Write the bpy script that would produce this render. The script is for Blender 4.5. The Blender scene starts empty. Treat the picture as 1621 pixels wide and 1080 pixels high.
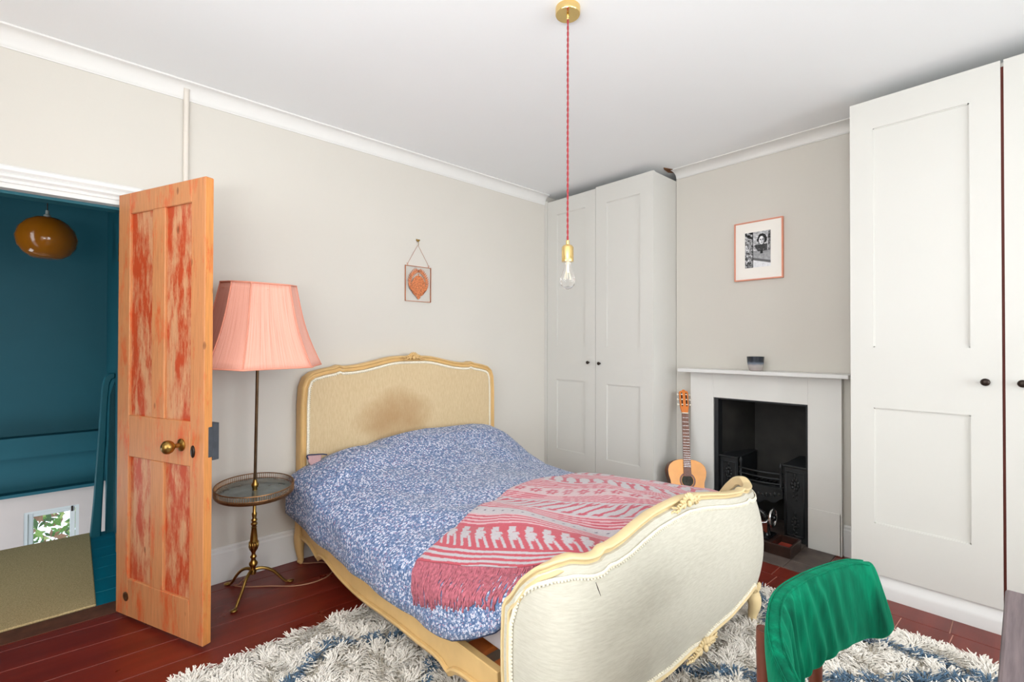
import bpy, math, random
import numpy as np
from mathutils import Vector, Matrix, noise
random.seed(7); rng = np.random.default_rng(7)
sc = bpy.context.scene
COL = sc.collection
PI = math.pi

# ------------------------------------------------------------------ camera, world, light, exposure
def look_axes(yaw, pit, rol):
    f = Vector((math.sin(yaw)*math.cos(pit), math.cos(yaw)*math.cos(pit), math.sin(pit)))
    r = Vector((math.cos(yaw), -math.sin(yaw), 0)); u = r.cross(f)
    return math.cos(rol)*r - math.sin(rol)*u, math.sin(rol)*r + math.cos(rol)*u, f
r_, u_, f_ = look_axes(0.745856, 0.0081864, -0.0019168)
cam = bpy.data.cameras.new('camera'); cam.lens = 751.41/1621*36; cam.sensor_width = 36; cam.clip_start = 0.02
co = bpy.data.objects.new('camera', cam); COL.objects.link(co)
M = Matrix.Identity(4)
for i in range(3):
    M[i][0] = r_[i]; M[i][1] = u_[i]; M[i][2] = -f_[i]
M[0][3] = 0; M[1][3] = 0; M[2][3] = 1.30
co.matrix_world = M
sc.camera = co

sc.view_settings.view_transform = 'Standard'; sc.view_settings.look = 'None'
sc.view_settings.gamma = 1; sc.view_settings.use_curve_mapping = False
sc.view_settings.exposure = 0.0

w = bpy.data.worlds.new('sky'); sc.world = w; w.use_nodes = True
bg = w.node_tree.nodes['Background']; bg.inputs[0].default_value = (0.80, 0.90, 1.0, 1); bg.inputs[1].default_value = 2.2

def area(name, loc, rot, sx, sy, power, color=(1, 1, 1)):
    l = bpy.data.lights.new(name, 'AREA'); l.shape = 'RECTANGLE'; l.size = sx; l.size_y = sy
    l.energy = power; l.color = color
    o = bpy.data.objects.new(name, l); COL.objects.link(o); o.location = loc; o.rotation_euler = rot
    return o
# first lamp: daylight through the two sash windows behind the camera
area('window_and_fill_light', (1.40, -3.6, 1.7), (PI/2, 0, 0), 4.4, 2.8, 318, (0.95, 0.98, 1.0))
area('window_and_fill_light', (-3.2, 1.2, 1.6), (0, -PI/2, 0), 2.6, 3.2, 130, (0.94, 0.975, 1.0))  # added fill lamp on the left, brightens chimney breast and wardrobe fronts
# added fill lamp behind the camera, aimed up to brighten the ceiling
area('ceiling_fill', (-0.70, -0.30, 1.25), (PI, 0, 0), 0.7, 0.7, 104, (0.95, 0.98, 1.0))
# added fill lamp low in the stairwell, brightens the lower hall wall
area('stair_fill', (-1.85, 4.95, -0.1), (0, -PI/2, 0), 0.7, 1.0, 16, (0.92, 0.97, 1.0))

# ------------------------------------------------------------------ helpers
def lin(c):
    out = []
    for v in c:
        v = v/255.0
        out.append(v/12.92 if v <= 0.04045 else ((v+0.055)/1.055)**2.4)
    return (out[0], out[1], out[2], 1)

class NT:
    def __init__(s, name):
        s.m = bpy.data.materials.new(name); s.m.use_nodes = True
        s.t = s.m.node_tree; s.n = s.t.nodes; s.b = s.n['Principled BSDF']
    def add(s, typ, **kw):
        n = s.n.new(typ)
        for k, v in kw.items():
            if k in n.inputs: n.inputs[k].default_value = v
            else: setattr(n, k, v)
        return n
    def link(s, a, b): s.t.links.new(a, b)
    def coord(s, which='Object', scale=(1, 1, 1)):
        tc = s.add('ShaderNodeTexCoord'); mp = s.add('ShaderNodeMapping'); mp.inputs['Scale'].default_value = scale
        s.link(tc.outputs[which], mp.inputs[0]); return mp.outputs[0]
    def noise(s, vec, scale, detail=3, rough=0.5):
        n = s.add('ShaderNodeTexNoise'); n.inputs['Scale'].default_value = scale; n.inputs['Detail'].default_value = detail
        n.inputs['Roughness'].default_value = rough; s.link(vec, n.inputs['Vector']); return n.outputs['Fac']
    def ramp(s, fac, stops, interp='LINEAR'):
        r = s.add('ShaderNodeValToRGB'); r.color_ramp.interpolation = interp
        els = r.color_ramp.elements
        while len(els) < len(stops): els.new(0.5)
        for e, (p, c) in zip(els, stops): e.position = p; e.color = c
        s.link(fac, r.inputs[0]); return r.outputs[0]
    def mix(s, fac, a, b, mode='MIX'):
        m = s.add('ShaderNodeMix'); m.data_type = 'RGBA'; m.blend_type = mode
        for sock, v in ((m.inputs[0], fac), (m.inputs[6], a), (m.inputs[7], b)):
            if hasattr(v, 'is_linked') or hasattr(v, 'links'): s.link(v, sock)
            else: sock.default_value = v
        return m.outputs[2]
    def math(s, op, a, b=0.0, c=0.0):
        m = s.add('ShaderNodeMath'); m.operation = op
        for sock, v in zip(m.inputs, (a, b, c)):
            if hasattr(v, 'links'): s.link(v, sock)
            else: sock.default_value = v
        return m.outputs[0]
    def bump(s, h, strength=0.2, dist=0.01):
        b = s.add('ShaderNodeBump'); b.inputs['Strength'].default_value = strength; b.inputs['Distance'].default_value = dist
        s.link(h, b.inputs['Height']); s.link(b.outputs[0], s.b.inputs['Normal'])
    def col(s, c):
        if hasattr(c, 'links'): s.link(c, s.b.inputs['Base Color'])
        else: s.b.inputs['Base Color'].default_value = c
    def set(s, rough=0.5, metal=0.0, spec=0.5, **kw):
        s.b.inputs['Roughness'].default_value = rough; s.b.inputs['Metallic'].default_value = metal
        s.b.inputs['Specular IOR Level'].default_value = spec
        for k, v in kw.items(): s.b.inputs[k.replace('_', ' ')].default_value = v
        return s.m

def plain(name, c, rough=0.5, metal=0.0, var=0.03, scale=8, bump=0.0, bscale=60, spec=0.5, **kw):
    n = NT(name); v = n.coord()
    c = lin(c); f = n.noise(v, scale, 3)
    lo = tuple(x*(1-var) for x in c[:3])+(1,); hi = tuple(min(1, x*(1+var)) for x in c[:3])+(1,)
    n.col(n.ramp(f, [(0.3, lo), (0.7, hi)]))
    if bump: n.bump(n.noise(v, bscale, 4), bump, 0.004)
    return n.set(rough, metal, spec, **kw)

ORG = {}
def empty(name, loc, label=None, cat=None, group=None, kind=None):
    o = bpy.data.objects.new(name, None); o.empty_display_size = 0.05; COL.objects.link(o); o.location = loc
    ORG[o.name] = Vector(loc); tag(o, label, cat, group, kind); return o
def tag(o, label=None, cat=None, group=None, kind=None):
    if label: o['label'] = label
    if cat: o['category'] = cat
    if group: o['group'] = group
    if kind: o['kind'] = kind
    return o

class G:
    """vertex / face collector in world coordinates"""
    def __init__(s): s.v = []; s.f = []; s.uv = None; s.mi = []
    def add(s, v, f, mi=0):
        k = len(s.v); s.v += [tuple(p) for p in v]; s.f += [tuple(i+k for i in q) for q in f]; s.mi += [mi]*len(f); return s
    def box(s, x0, y0, z0, x1, y1, z1, mi=0, T=None):
        P = [(x0,y0,z0),(x1,y0,z0),(x1,y1,z0),(x0,y1,z0),(x0,y0,z1),(x1,y0,z1),(x1,y1,z1),(x0,y1,z1)]
        if T: P = [T(*p) for p in P]
        return s.add(P, [(0,3,2,1),(4,5,6,7),(0,1,5,4),(1,2,6,5),(2,3,7,6),(3,0,4,7)], mi)
    def prism(s, pts, fn, d0, d1, mi=0):
        """outline pts (a,b) extruded from d0 to d1; fn(a,b,d)->xyz"""
        n = len(pts); P = [fn(a, b, d0) for a, b in pts]+[fn(a, b, d1) for a, b in pts]
        F = [tuple(range(n)), tuple(range(2*n-1, n-1, -1))]+[(i, (i+1) % n, n+(i+1) % n, n+i) for i in range(n)]
        return s.add(P, F, mi)
    def lathe(s, prof, c, axis=(0, 0, 1), seg=20, mi=0, T=None):
        """prof [(r,h)], about c along axis"""
        ax = Vector(axis).normalized(); a = ax.orthogonal().normalized(); b = ax.cross(a); c = Vector(c)
        V = []; F = []
        for r, h in prof:
            for k in range(seg):
                t = 2*PI*k/seg; V.append(c+ax*h+(a*math.cos(t)+b*math.sin(t))*r)
        for i in range(len(prof)-1):
            for k in range(seg):
                k2 = (k+1) % seg; F.append((i*seg+k, i*seg+k2, (i+1)*seg+k2, (i+1)*seg+k))
        F.append(tuple(range(seg-1, -1, -1))); F.append(tuple((len(prof)-1)*seg+k for k in range(seg)))
        if T: V = [T(*p) for p in V]
        return s.add(V, F, mi)
    def tube(s, pts, r, seg=8, closed=False, mi=0, flat=None):
        """r: float or list; flat=(direction, factor) flattens the section"""
        P = [Vector(p) for p in pts]; n = len(P); R = r if hasattr(r, '__len__') else [r]*n
        V = []; F = []; up = None
        for i in range(n):
            if closed: t = P[(i+1) % n]-P[i-1]
            else: t = P[min(i+1, n-1)]-P[max(i-1, 0)]
            t.normalize()
            if up is None: up = t.orthogonal().normalized()
            up = (up - t*up.dot(t)); 
            if up.length < 1e-6: up = t.orthogonal()
            up.normalize(); b = t.cross(up)
            for k in range(seg):
                a = 2*PI*k/seg; V.append(P[i]+(up*math.cos(a)+b*math.sin(a))*R[i])
        m = n if closed else n-1
        for i in range(m):
            j = (i+1) % n
            for k in range(seg):
                k2 = (k+1) % seg; F.append((i*seg+k, i*seg+k2, j*seg+k2, j*seg+k))
        if not closed: F.append(tuple(range(seg-1, -1, -1))); F.append(tuple((n-1)*seg+k for k in range(seg)))
        return s.add(V, F, mi)
    def sweep(s, pts, prof, normals, closed=False, caps=True, mi=0):
        """prof closed loop [(n,b)]; normals: vector or list; b = t x n"""
        P = [Vector(p) for p in pts]; n = len(P); N = normals if isinstance(normals, list) else [Vector(normals)]*n
        V = []; F = []; m = len(prof)
        for i in range(n):
            if closed: t1 = (P[i]-P[i-1]); t2 = (P[(i+1) % n]-P[i])
            else: t1 = P[i]-P[max(i-1, 0)]; t2 = P[min(i+1, n-1)]-P[i]
            if t1.length < 1e-9: t1 = t2.copy()
            if t2.length < 1e-9: t2 = t1.copy()
            t1.normalize(); t2.normalize(); t = (t1+t2).normalized()
            nn = (Vector(N[i])-t*Vector(N[i]).dot(t)).normalized(); b = t.cross(nn)
            k = 1/max(0.6, t.dot(t1))
            for (pn, pb) in prof: V.append(P[i]+nn*pn+b*(pb*k))
        q = n if closed else n-1
        for i in range(q):
            j = (i+1) % n
            for k in range(m):
                k2 = (k+1) % m; F.append((i*m+k, i*m+k2, j*m+k2, j*m+k))
        if caps and not closed: F.append(tuple(range(m-1, -1, -1))); F.append(tuple((n-1)*m+k for k in range(m)))
        return s.add(V, F, mi)
    def ball(s, c, rx, ry=None, rz=None, seg=8, rings=5, mi=0, R=None):
        ry = ry or rx; rz = rz or rx; V = []; F = []; c = Vector(c)
        for i in range(1, rings):
            a = PI*i/rings
            for k in range(seg):
                t = 2*PI*k/seg; p = Vector((rx*math.sin(a)*math.cos(t), ry*math.sin(a)*math.sin(t), rz*math.cos(a)))
                V.append(c+(R @ p if R else p))
        p = Vector((0, 0, rz)); V.append(c+(R @ p if R else p)); V.append(c-(R @ p if R else p))
        top = len(V)-2; bot = len(V)-1
        for i in range(rings-2):
            for k in range(seg):
                k2 = (k+1) % seg; F.append((i*seg+k, (i+1)*seg+k, (i+1)*seg+k2, i*seg+k2))
        for k in range(seg):
            k2 = (k+1) % seg; F.append((top, k, k2)); F.append((bot, (rings-2)*seg+k2, (rings-2)*seg+k))
        return s.add(V, F, mi)
    def grid(s, fn, nu, nv, mi=0, closed_u=False):
        V = [fn(i/(nu if closed_u else nu-1), j/(nv-1)) for i in range(nu) for j in range(nv)]
        F = []
        for i in range(nu if closed_u else nu-1):
            i2 = (i+1) % nu
            for j in range(nv-1): F.append((i*nv+j, i2*nv+j, i2*nv+j+1, i*nv+j+1))
        return s.add(V, F, mi)

def obj(name, g, mat, parent=None, loc=None, smooth=False, label=None, cat=None, group=None, kind=None, bevel=0, fix=True, auto=None, bseg=1):
    org = Vector((0, 0, 0))
    if parent is not None: org = ORG[parent.name]
    elif loc is not None: org = Vector(loc)
    me = bpy.data.meshes.new(name)
    me.from_pydata([(p[0]-org.x, p[1]-org.y, p[2]-org.z) for p in g.v], [], g.f)
    mats = mat if isinstance(mat, (list, tuple)) else [mat]
    for m in mats: me.materials.append(m)
    if len(mats) > 1: me.polygons.foreach_set('material_index', g.mi)
    if g.uv is not None:
        uvl = me.uv_layers.new(name='UVMap'); vi = np.zeros(len(me.loops), dtype=np.int32); me.loops.foreach_get('vertex_index', vi)
        uvl.data.foreach_set('uv', np.asarray(g.uv, dtype=np.float32)[vi].ravel())
    me.validate(); me.update()
    if fix and len(g.f) < 60000:
        import bmesh
        bm = bmesh.new(); bm.from_mesh(me); bmesh.ops.recalc_face_normals(bm, faces=bm.faces); bm.to_mesh(me); bm.free()
    if smooth: me.polygons.foreach_set('use_smooth', [True]*len(me.polygons))
    o = bpy.data.objects.new(name, me); COL.objects.link(o)
    if parent is None: o.location = org; ORG[o.name] = org
    else:
        o.parent = parent; ORG[o.name] = org
    if smooth and auto:
        me.set_sharp_from_angle(angle=math.radians(auto))
    if bevel:
        b = o.modifiers.new('bevel', 'BEVEL'); b.width = bevel; b.segments = bseg; b.limit_method = 'ANGLE'; b.angle_limit = 0.7
    tag(o, label, cat, group, kind)
    return o
def box(name, b, mat, parent=None, **kw): return obj(name, G().box(*b), mat, parent, **kw)
def vcol(o, cols):
    a = o.data.color_attributes.new('pattern', 'FLOAT_COLOR', 'POINT')
    c = np.ones((len(o.data.vertices), 4), dtype=np.float32); c[:, :3] = cols; a.data.foreach_set('color', c.ravel())
def lerp(a, b, t): return a+(b-a)*t
def interp(x, tab):
    if x <= tab[0][0]: return tab[0][1]
    for (x0, y0), (x1, y1) in zip(tab, tab[1:]):
        if x <= x1: return y0+(y1-y0)*(x-x0)/(x1-x0)
    return tab[-1][1]
def smooth_path(pts, n=6, closed=False):
    """Catmull-Rom through pts"""
    P = [Vector(p) for p in pts]; out = []; m = len(P)
    for i in range(m if closed else m-1):
        if closed: p0, p1, p2, p3 = P[i-1], P[i], P[(i+1) % m], P[(i+2) % m]
        else: p0, p1, p2, p3 = P[max(i-1, 0)], P[i], P[i+1], P[min(i+2, m-1)]
        for k in range(n):
            t = k/n; out.append(0.5*((2*p1)+(p2-p0)*t+(2*p0-5*p1+4*p2-p3)*t*t+(3*p1-p0-3*p2+p3)*t**3))
    if not closed: out.append(P[-1])
    return out

# ------------------------------------------------------------------ materials
m_wall = plain('wall_paint', (210, 205, 196), 0.85, var=0.012, scale=1.5, bump=0.04, bscale=120, spec=0.2)
m_ceil = plain('ceiling_paint', (242, 243, 243), 0.9, var=0.008, scale=1.2, bump=0.10, bscale=9, spec=0.2)
m_white = plain('white_gloss_paint', (224, 223, 220), 0.45, var=0.01)
m_cornice = plain('cornice_plaster', (226, 224, 220), 0.7, var=0.01)
m_ward = plain('wardrobe_eggshell', (213, 211, 205), 0.42, var=0.006, scale=2, spec=0.35)
m_dark = plain('dark_gap', (40, 28, 24), 0.9)
m_redpaint = plain('red_brown_wood_edge', (120, 50, 38), 0.6)
m_surround = plain('surround_paint', (230, 229, 224), 0.5, var=0.015, scale=5, bump=0.05, bscale=25)
m_teal = plain('teal_paint', (0, 92, 106), 0.55, var=0.05, scale=3)
m_tealfloor = plain('teal_floor_paint', (0, 118, 142), 0.4, var=0.05, scale=6)
m_pinkwall = plain('lower_stair_wall_paint', (222, 204, 196), 0.8, var=0.02)
m_brass = plain('polished_brass', (240, 208, 140), 0.18, 1.0, var=0.03)
m_brass_old = plain('aged_brass', (168, 134, 72), 0.30, 1.0, var=0.25, scale=25)
m_brass_dk = plain('dull_brass_rim', (150, 112, 78), 0.42, 1.0, var=0.2, scale=30)
m_black = plain('black_iron', (30, 33, 35), 0.5, var=0.35, scale=12, bump=0.25, bscale=60)
m_soot = plain('sooty_plate', (38, 36, 33), 0.75, var=0.5, scale=6, bump=0.3, bscale=20)
m_hearth = plain('worn_dark_slate', (92, 80, 74), 0.6, var=0.35, scale=9, bump=0.2, bscale=30)
m_bronze = plain('dark_bronze_knob', (52, 42, 36), 0.35, 0.7)
m_pipe = plain('painted_pipe', (222, 214, 203), 0.7)
m_cream = plain('cream_painted_wood', (218, 180, 120), 0.45, var=0.06, scale=10)
m_cream_f = plain('pale_cream_painted_wood', (224, 200, 152), 0.42, var=0.06, scale=12)
m_gimp = plain('braid_trim', (236, 228, 208), 0.9, var=0.12, scale=120)
m_slat = plain('orange_pine_slat', (214, 120, 50), 0.5, var=0.2, scale=14)
m_mattress = plain('mattress_ticking', (222, 214, 216), 0.9, var=0.03)
m_pinkfab = plain('pink_duvet_underside', (196, 158, 158), 0.95, var=0.06, scale=90)
m_navy = plain('navy_piping', (40, 52, 84), 0.9)
m_cable = plain('tan_cable', (176, 128, 100), 0.5)
m_redcord = plain('twisted_red_flex', (158, 52, 58), 0.8, var=0.2, scale=200)
m_glass = NT('clear_bulb_glass'); m_glass.col((1, 1, 1, 1)); m_glass = m_glass.set(0.02, 0, 0.5, Transmission_Weight=1.0, IOR=1.25)
m_filament = plain('bulb_filament_stem', (250, 240, 215), 0.5)
m_copper = plain('copper_foil', (196, 122, 84), 0.35, 0.8)
m_rose = plain('rose_copper_frame', (233, 158, 132), 0.32, 0.55, var=0.02)
m_mat = plain('picture_mount', (243, 238, 230), 0.8, var=0.01)
m_walnut = plain('reddish_teak', (104, 48, 30), 0.4, var=0.18, scale=18)
m_rosewood = plain('rosewood', (120, 72, 52), 0.4, var=0.2, scale=40)
m_spruce = plain('varnished_spruce', (240, 160, 62), 0.25, var=0.05, scale=20)
m_gside = plain('guitar_side', (110, 62, 40), 0.3, var=0.2)
m_head = plain('guitar_headstock', (216, 120, 40), 0.3, var=0.08)
m_ivory = plain('ivory_plastic', (240, 232, 214), 0.4)
m_silver = plain('nickel', (205, 205, 205), 0.2, 1.0)
m_felt = plain('red_felt_lining', (168, 62, 44), 0.95, var=0.1, scale=50)
m_darkwood = plain('dark_machine_case_wood', (52, 34, 28), 0.35, var=0.3, scale=20)
m_enamel = plain('black_enamel', (14, 15, 18), 0.1, var=0.1)
m_chrome = plain('chrome', (220, 220, 222), 0.08, 1.0)
m_lockgrey = plain('black_rim_lock', (70, 74, 80), 0.5, 0.3, var=0.2, scale=30)
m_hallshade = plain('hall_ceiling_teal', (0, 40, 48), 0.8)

def wood_door(name, red, base=(226, 160, 106), redc=(206, 84, 44)):
    n = NT(name); v = n.coord('Object', (7, 7, 1.9))
    g = n.noise(n.coord('Object', (60, 60, 2.5)), 3.0, 5, 0.6)
    b = n.ramp(g, [(0.3, lin(tuple(int(x*0.88) for x in base))), (0.7, lin(base))])
    p = n.noise(v, 2.1, 8, 0.72)
    f = n.ramp(p, [(red, (0, 0, 0, 1)), (red+0.14, (0.95, 0.95, 0.95, 1))])
    c = n.mix(f, b, lin(redc))
    k = n.add('ShaderNodeTexVoronoi'); k.inputs['Scale'].default_value = 2.6; n.link(n.coord('Object', (3.2, 3.2, 1.6)), k.inputs['Vector'])
    kf = n.ramp(k.outputs['Distance'], [(0.0, (1, 1, 1, 1)), (0.06, (0.6, 0.6, 0.6, 1)), (0.085, (0, 0, 0, 1))])
    c = n.mix(kf, c, lin((132, 76, 40)))
    n.col(c); n.bump(g, 0.15, 0.003)
    return n.set(0.5, 0, 0.4)
m_pine = wood_door('stripped_pine_frame', 0.52, (212, 142, 90), (208, 92, 42))
m_pinep = wood_door('pine_panel_with_red_paint', 0.41, (216, 156, 112), (184, 62, 18))
m_pinee = wood_door('pine_edge', 0.54, (226, 150, 82), (208, 84, 36))

def m_floorboard():
    n = NT('oxblood_floor_paint'); v = n.coord('Object', (0.5, 3, 1)); w2 = n.coord('Object', (1, 1, 1))
    a = n.noise(v, 3.0, 5, 0.6); c = n.ramp(a, [(0.3, lin((96, 27, 16))), (0.72, lin((124, 41, 26)))])
    sp = n.noise(w2, 34, 6, 0.75); f = n.ramp(sp, [(0.715, (0, 0, 0, 1)), (0.76, (0.55, 0.55, 0.55, 1))])
    c = n.mix(f, c, lin((176, 130, 112)))
    n.col(c); n.bump(a, 0.12, 0.004)
    rr = n.ramp(n.noise(w2, 5, 4), [(0.3, (0.26, 0.26, 0.26, 1)), (0.7, (0.42, 0.42, 0.42, 1))]); n.link(rr, n.b.inputs['Roughness'])
    n.b.inputs['Specular IOR Level'].default_value = 0.5
    return n.m
m_board = m_floorboard()
m_jointdust = plain('pale_joint_filler', (214, 166, 148), 0.9, var=0.5, scale=5)
m_carpet = NT('sisal_carpet'); _v = m_carpet.coord('Object', (1, 1, 1))
_a = m_carpet.noise(_v, 220, 3, 0.7); m_carpet.col(m_carpet.ramp(_a, [(0.3, lin((160, 136, 92))), (0.7, lin((224, 200, 152)))])); m_carpet.bump(_a, 0.5, 0.004)
m_carpet = m_carpet.set(0.95, 0, 0.1)

def m_fabric(name, c1, c2, sx, sz, stain=None):
    n = NT(name)
    a = n.noise(n.coord('Object', (sx, sx, sz)), 1.0, 4, 0.65)
    c = n.ramp(a, [(0.3, lin(c1)), (0.7, lin(c2))])
    if stain:
        (cx, cy, cz), rad, colr = stain
        tc = n.add('ShaderNodeTexCoord'); mp = n.add('ShaderNodeMapping'); mp.vector_type = 'POINT'
        mp.inputs['Location'].default_value = (-cx/rad[0], -cy, -cz/rad[1]); mp.inputs['Scale'].default_value = (1/rad[0], 1, 1/rad[1])
        n.link(tc.outputs['Object'], mp.inputs[0])
        sp = n.add('ShaderNodeSeparateXYZ'); n.link(mp.outputs[0], sp.inputs[0])
        d = n.math('ADD', n.math('MULTIPLY', sp.outputs[0], sp.outputs[0]), n.math('MULTIPLY', sp.outputs[2], sp.outputs[2]))
        d = n.math('ADD', d, n.math('MULTIPLY', n.math('SUBTRACT', n.noise(tc.outputs['Object'], 7, 3), 0.5), 0.9))
        f = n.ramp(d, [(0.0, (0.60, 0.60, 0.60, 1)), (0.95, (0, 0, 0, 1))])
        c = n.mix(f, c, lin(colr))
    n.col(c); n.bump(a, 0.18, 0.002)
    return n.set(0.9, 0, 0.2, Sheen_Weight=0.1)

def floral():
    n = NT('ditsy_floral_cotton'); tc = n.add('ShaderNodeTexCoord'); uv = tc.outputs['UV']
    bgn = n.noise(uv, 70, 3, 0.6)
    c = n.ramp(bgn, [(0.33, lin((66, 88, 126))), (0.5, lin((94, 118, 158))), (0.68, lin((138, 156, 188)))])
    def layer(scale, off, petal, centre, rad, c):
        mp = n.add('ShaderNodeMapping'); mp.inputs['Location'].default_value = off; n.link(uv, mp.inputs[0])
        v = n.add('ShaderNodeTexVoronoi'); v.inputs['Scale'].default_value = scale; v.inputs['Randomness'].default_value = 0.85
        n.link(mp.outputs[0], v.inputs['Vector'])
        d = v.outputs['Distance']
        f = n.ramp(d, [(0.0, (1, 1, 1, 1)), (rad, (1, 1, 1, 1)), (rad+0.06, (0, 0, 0, 1))])
        c = n.mix(f, c, petal)
        f2 = n.ramp(d, [(0.0, (1, 1, 1, 1)), (rad*0.33, (1, 1, 1, 1)), (rad*0.33+0.04, (0, 0, 0, 1))])
        return n.mix(f2, c, centre)
    c = layer(96, (0.31, 0.17, 0), lin((196, 148, 168)), lin((150, 80, 110)), 0.22, c)
    c = layer(118, (0.71, 0.47, 0), lin((206, 212, 230)), lin((100, 120, 166)), 0.24, c)
    c = layer(70, (0, 0, 0), lin((210, 212, 226)), lin((66, 88, 140)), 0.36, c)
    n.col(c)
    n.bump(n.noise(n.coord('Object', (1, 1, 1)), 9, 4), 0.25, 0.02)
    return n.set(0.85, 0, 0.2, Sheen_Weight=0.15)
m_floral = floral()
def vmat(name, rough=0.9, bump=None, sheen=0.2, stretch=None):
    n = NT(name); a = n.add('ShaderNodeVertexColor'); a.layer_name = 'pattern'
    f = n.noise(n.coord('Object', (1, 1, 1)), 160, 3, 0.7)
    c = n.mix(0.22, a.outputs[0], n.ramp(f, [(0.3, (0.25, 0.25, 0.25, 1)), (0.7, (1, 1, 1, 1))]), 'MULTIPLY')
    n.col(c)
    if bump: n.bump(f, bump, 0.003)
    return n.set(rough, 0, 0.2, Sheen_Weight=sheen)
m_blanket = vmat('jacquard_blanket', 0.95, 0.4)
m_rug = vmat('shaggy_wool', 0.95, None, 0.3)
m_print = vmat('printed_photograph', 0.4, None, 0.0)

# ------------------------------------------------------------------ room shell
YB, XR, ZC = 3.0, 3.515, 2.67
XL, YF = -1.25, -1.62
XE = 3.72
g = G()
g.box(XL, YB, 0, -0.60, YB+0.13, ZC); g.box(-0.60, YB, 2.0, 0.176, YB+0.13, ZC); g.box(0.176, YB, 0, XE, YB+0.13, ZC)
obj('wall_back', g, m_wall, kind='structure', label='light grey painted wall behind the bed and lamp')
g = G()
OY0, OY1, OZ = 0.954, 1.564, 0.918
g.box(XR, 0.642, 0, XR+0.08, OY0, ZC); g.box(XR, OY1, 0, XR+0.08, 1.881, ZC); g.box(XR, OY0, OZ, XR+0.08, OY1, ZC)
g.box(XR+0.08, 0.642, 0, XE+0.3, 0.66, ZC); g.box(XR+0.08, 1.863, 0, XE+0.3, 1.881, ZC)
g.box(XE+0.28, 0.66, 0, XE+0.3, 1.863, ZC)
obj('wall_right', g, m_wall, kind='structure', label='light grey chimney breast wall with the fireplace')
box('wall_right_alcove_front', (XE, YF, 0, XE+0.1, 0.64, ZC), m_wall, kind='structure')
box('wall_right_alcove_back', (XE, 1.883, 0, XE+0.1, YB, ZC), m_wall, kind='structure')
g = G(); g.box(XL-0.1, YF, 0, XL, 0.2, ZC); g.box(XL-0.1, 1.9, 0, XL, YB, ZC); g.box(XL-0.1, 0.2, 0, XL, 1.9, 0.6); g.box(XL-0.1, 0.2, 2.2, XL, 1.9, ZC)
obj('wall_left', g, m_wall, kind='structure')
g = G(); g.box(XL-0.09, 0.2, 0.6, XL-0.06, 0.25, 2.2); g.box(XL-0.09, 1.85, 0.6, XL-0.06, 1.9, 2.2); g.box(XL-0.09, 0.25, 0.6, XL-0.06, 1.85, 0.66); g.box(XL-0.09, 0.25, 2.15, XL-0.06, 1.85, 2.2); g.box(XL-0.09, 1.03, 0.66, XL-0.06, 1.07, 2.15)
obj('window_4', g, m_white, kind='structure')  # unseen window, added as an opening for the left fill lamp
g = G(); zs0, zs1 = 0.45, 2.35
for a, b in ((XL, 0.2), (1.3, 1.8), (2.9, XE)): g.box(a, YF-0.15, 0, b, YF, ZC)
for a, b in ((0.2, 1.3), (1.8, 2.9)):
    g.box(a, YF-0.15, 0, b, YF, zs0); g.box(a, YF-0.15, zs1, b, YF, ZC)
obj('wall_front', g, m_wall, kind='structure')
for i, (a, b) in enumerate(((0.2, 1.3), (1.8, 2.9))):
    g = G(); y0, y1 = YF-0.14, YF-0.10
    g.box(a, y0, zs0, a+0.05, y1, zs1); g.box(b-0.05, y0, zs0, b, y1, zs1)
    g.box(a+0.05, y0, zs0, b-0.05, y1, zs0+0.07); g.box(a+0.05, y0, zs1-0.05, b-0.05, y1, zs1); g.box(a+0.05, y0, 1.53, b-0.05, y1, 1.57)
    obj('window_%d' % (i+1), g, m_white, kind='structure')
box('ceiling', (XL-0.1, YF-0.15, ZC, XE+0.1, YB+0.13, ZC+0.1), m_ceil, kind='structure', label='white uneven plaster ceiling')

# floor: slab + boards
fl = box('floor', (XL, YF, -0.12, XE, YB, -0.004), m_jointdust, kind='structure', label='oxblood red painted floorboards')
def board_line(x, k): return 2.93 - 0.182*k - 0.052*x
XB_ = 2.918
for k in range(-2, 25):
    g = G(); gap = 0.0030+0.0012*random.random()
    def cl(v): return max(YF, min(YB, v))
    ya0, ya1 = cl(board_line(XL, k)-gap), cl(board_line(XB_, k)-gap)
    yb0, yb1 = cl(board_line(XL, k+1)), cl(board_line(XB_, k+1))
    if ya0-yb0 < 0.004 and ya1-yb1 < 0.004: continue
    z1 = 0.0 + random.uniform(-0.0008, 0.0006)
    P = [(XL, yb0, -0.02), (XB_, yb1, -0.02), (XB_, ya1, -0.02), (XL, ya0, -0.02), (XL, yb0, z1), (XB_, yb1, z1), (XB_, ya1, z1), (XL, ya0, z1)]
    g.add(P, [(0,3,2,1),(4,5,6,7),(0,1,5,4),(1,2,6,5),(2,3,7,6),(3,0,4,7)])
    obj('floorboard', g, m_board, fl, bevel=0.0015)
for y0, y1 in ((YF, -0.6), (-0.597, 0.238), (0.242, 0.80), (1.90, 3.0)):
    box('floorboard', (XB_+0.003, y0, -0.02, 3.17 if y1 > 2 else XE, y1, 0.0), m_board, fl, bevel=0.0015)
for y0, y1 in ((0.803, 0.985), (0.988, 1.17), (1.173, 1.35), (1.353, 1.53), (1.533, 1.71), (1.713, 1.897)):
    box('floorboard', (XB_+0.003, y0, -0.02, 3.055, y1, 0.0), m_board, fl, bevel=0.0015)
hs = empty('hearth_slab', (3.3, 1.3, 0), 'dark worn slate hearth in front of the fireplace', 'hearth')
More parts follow.
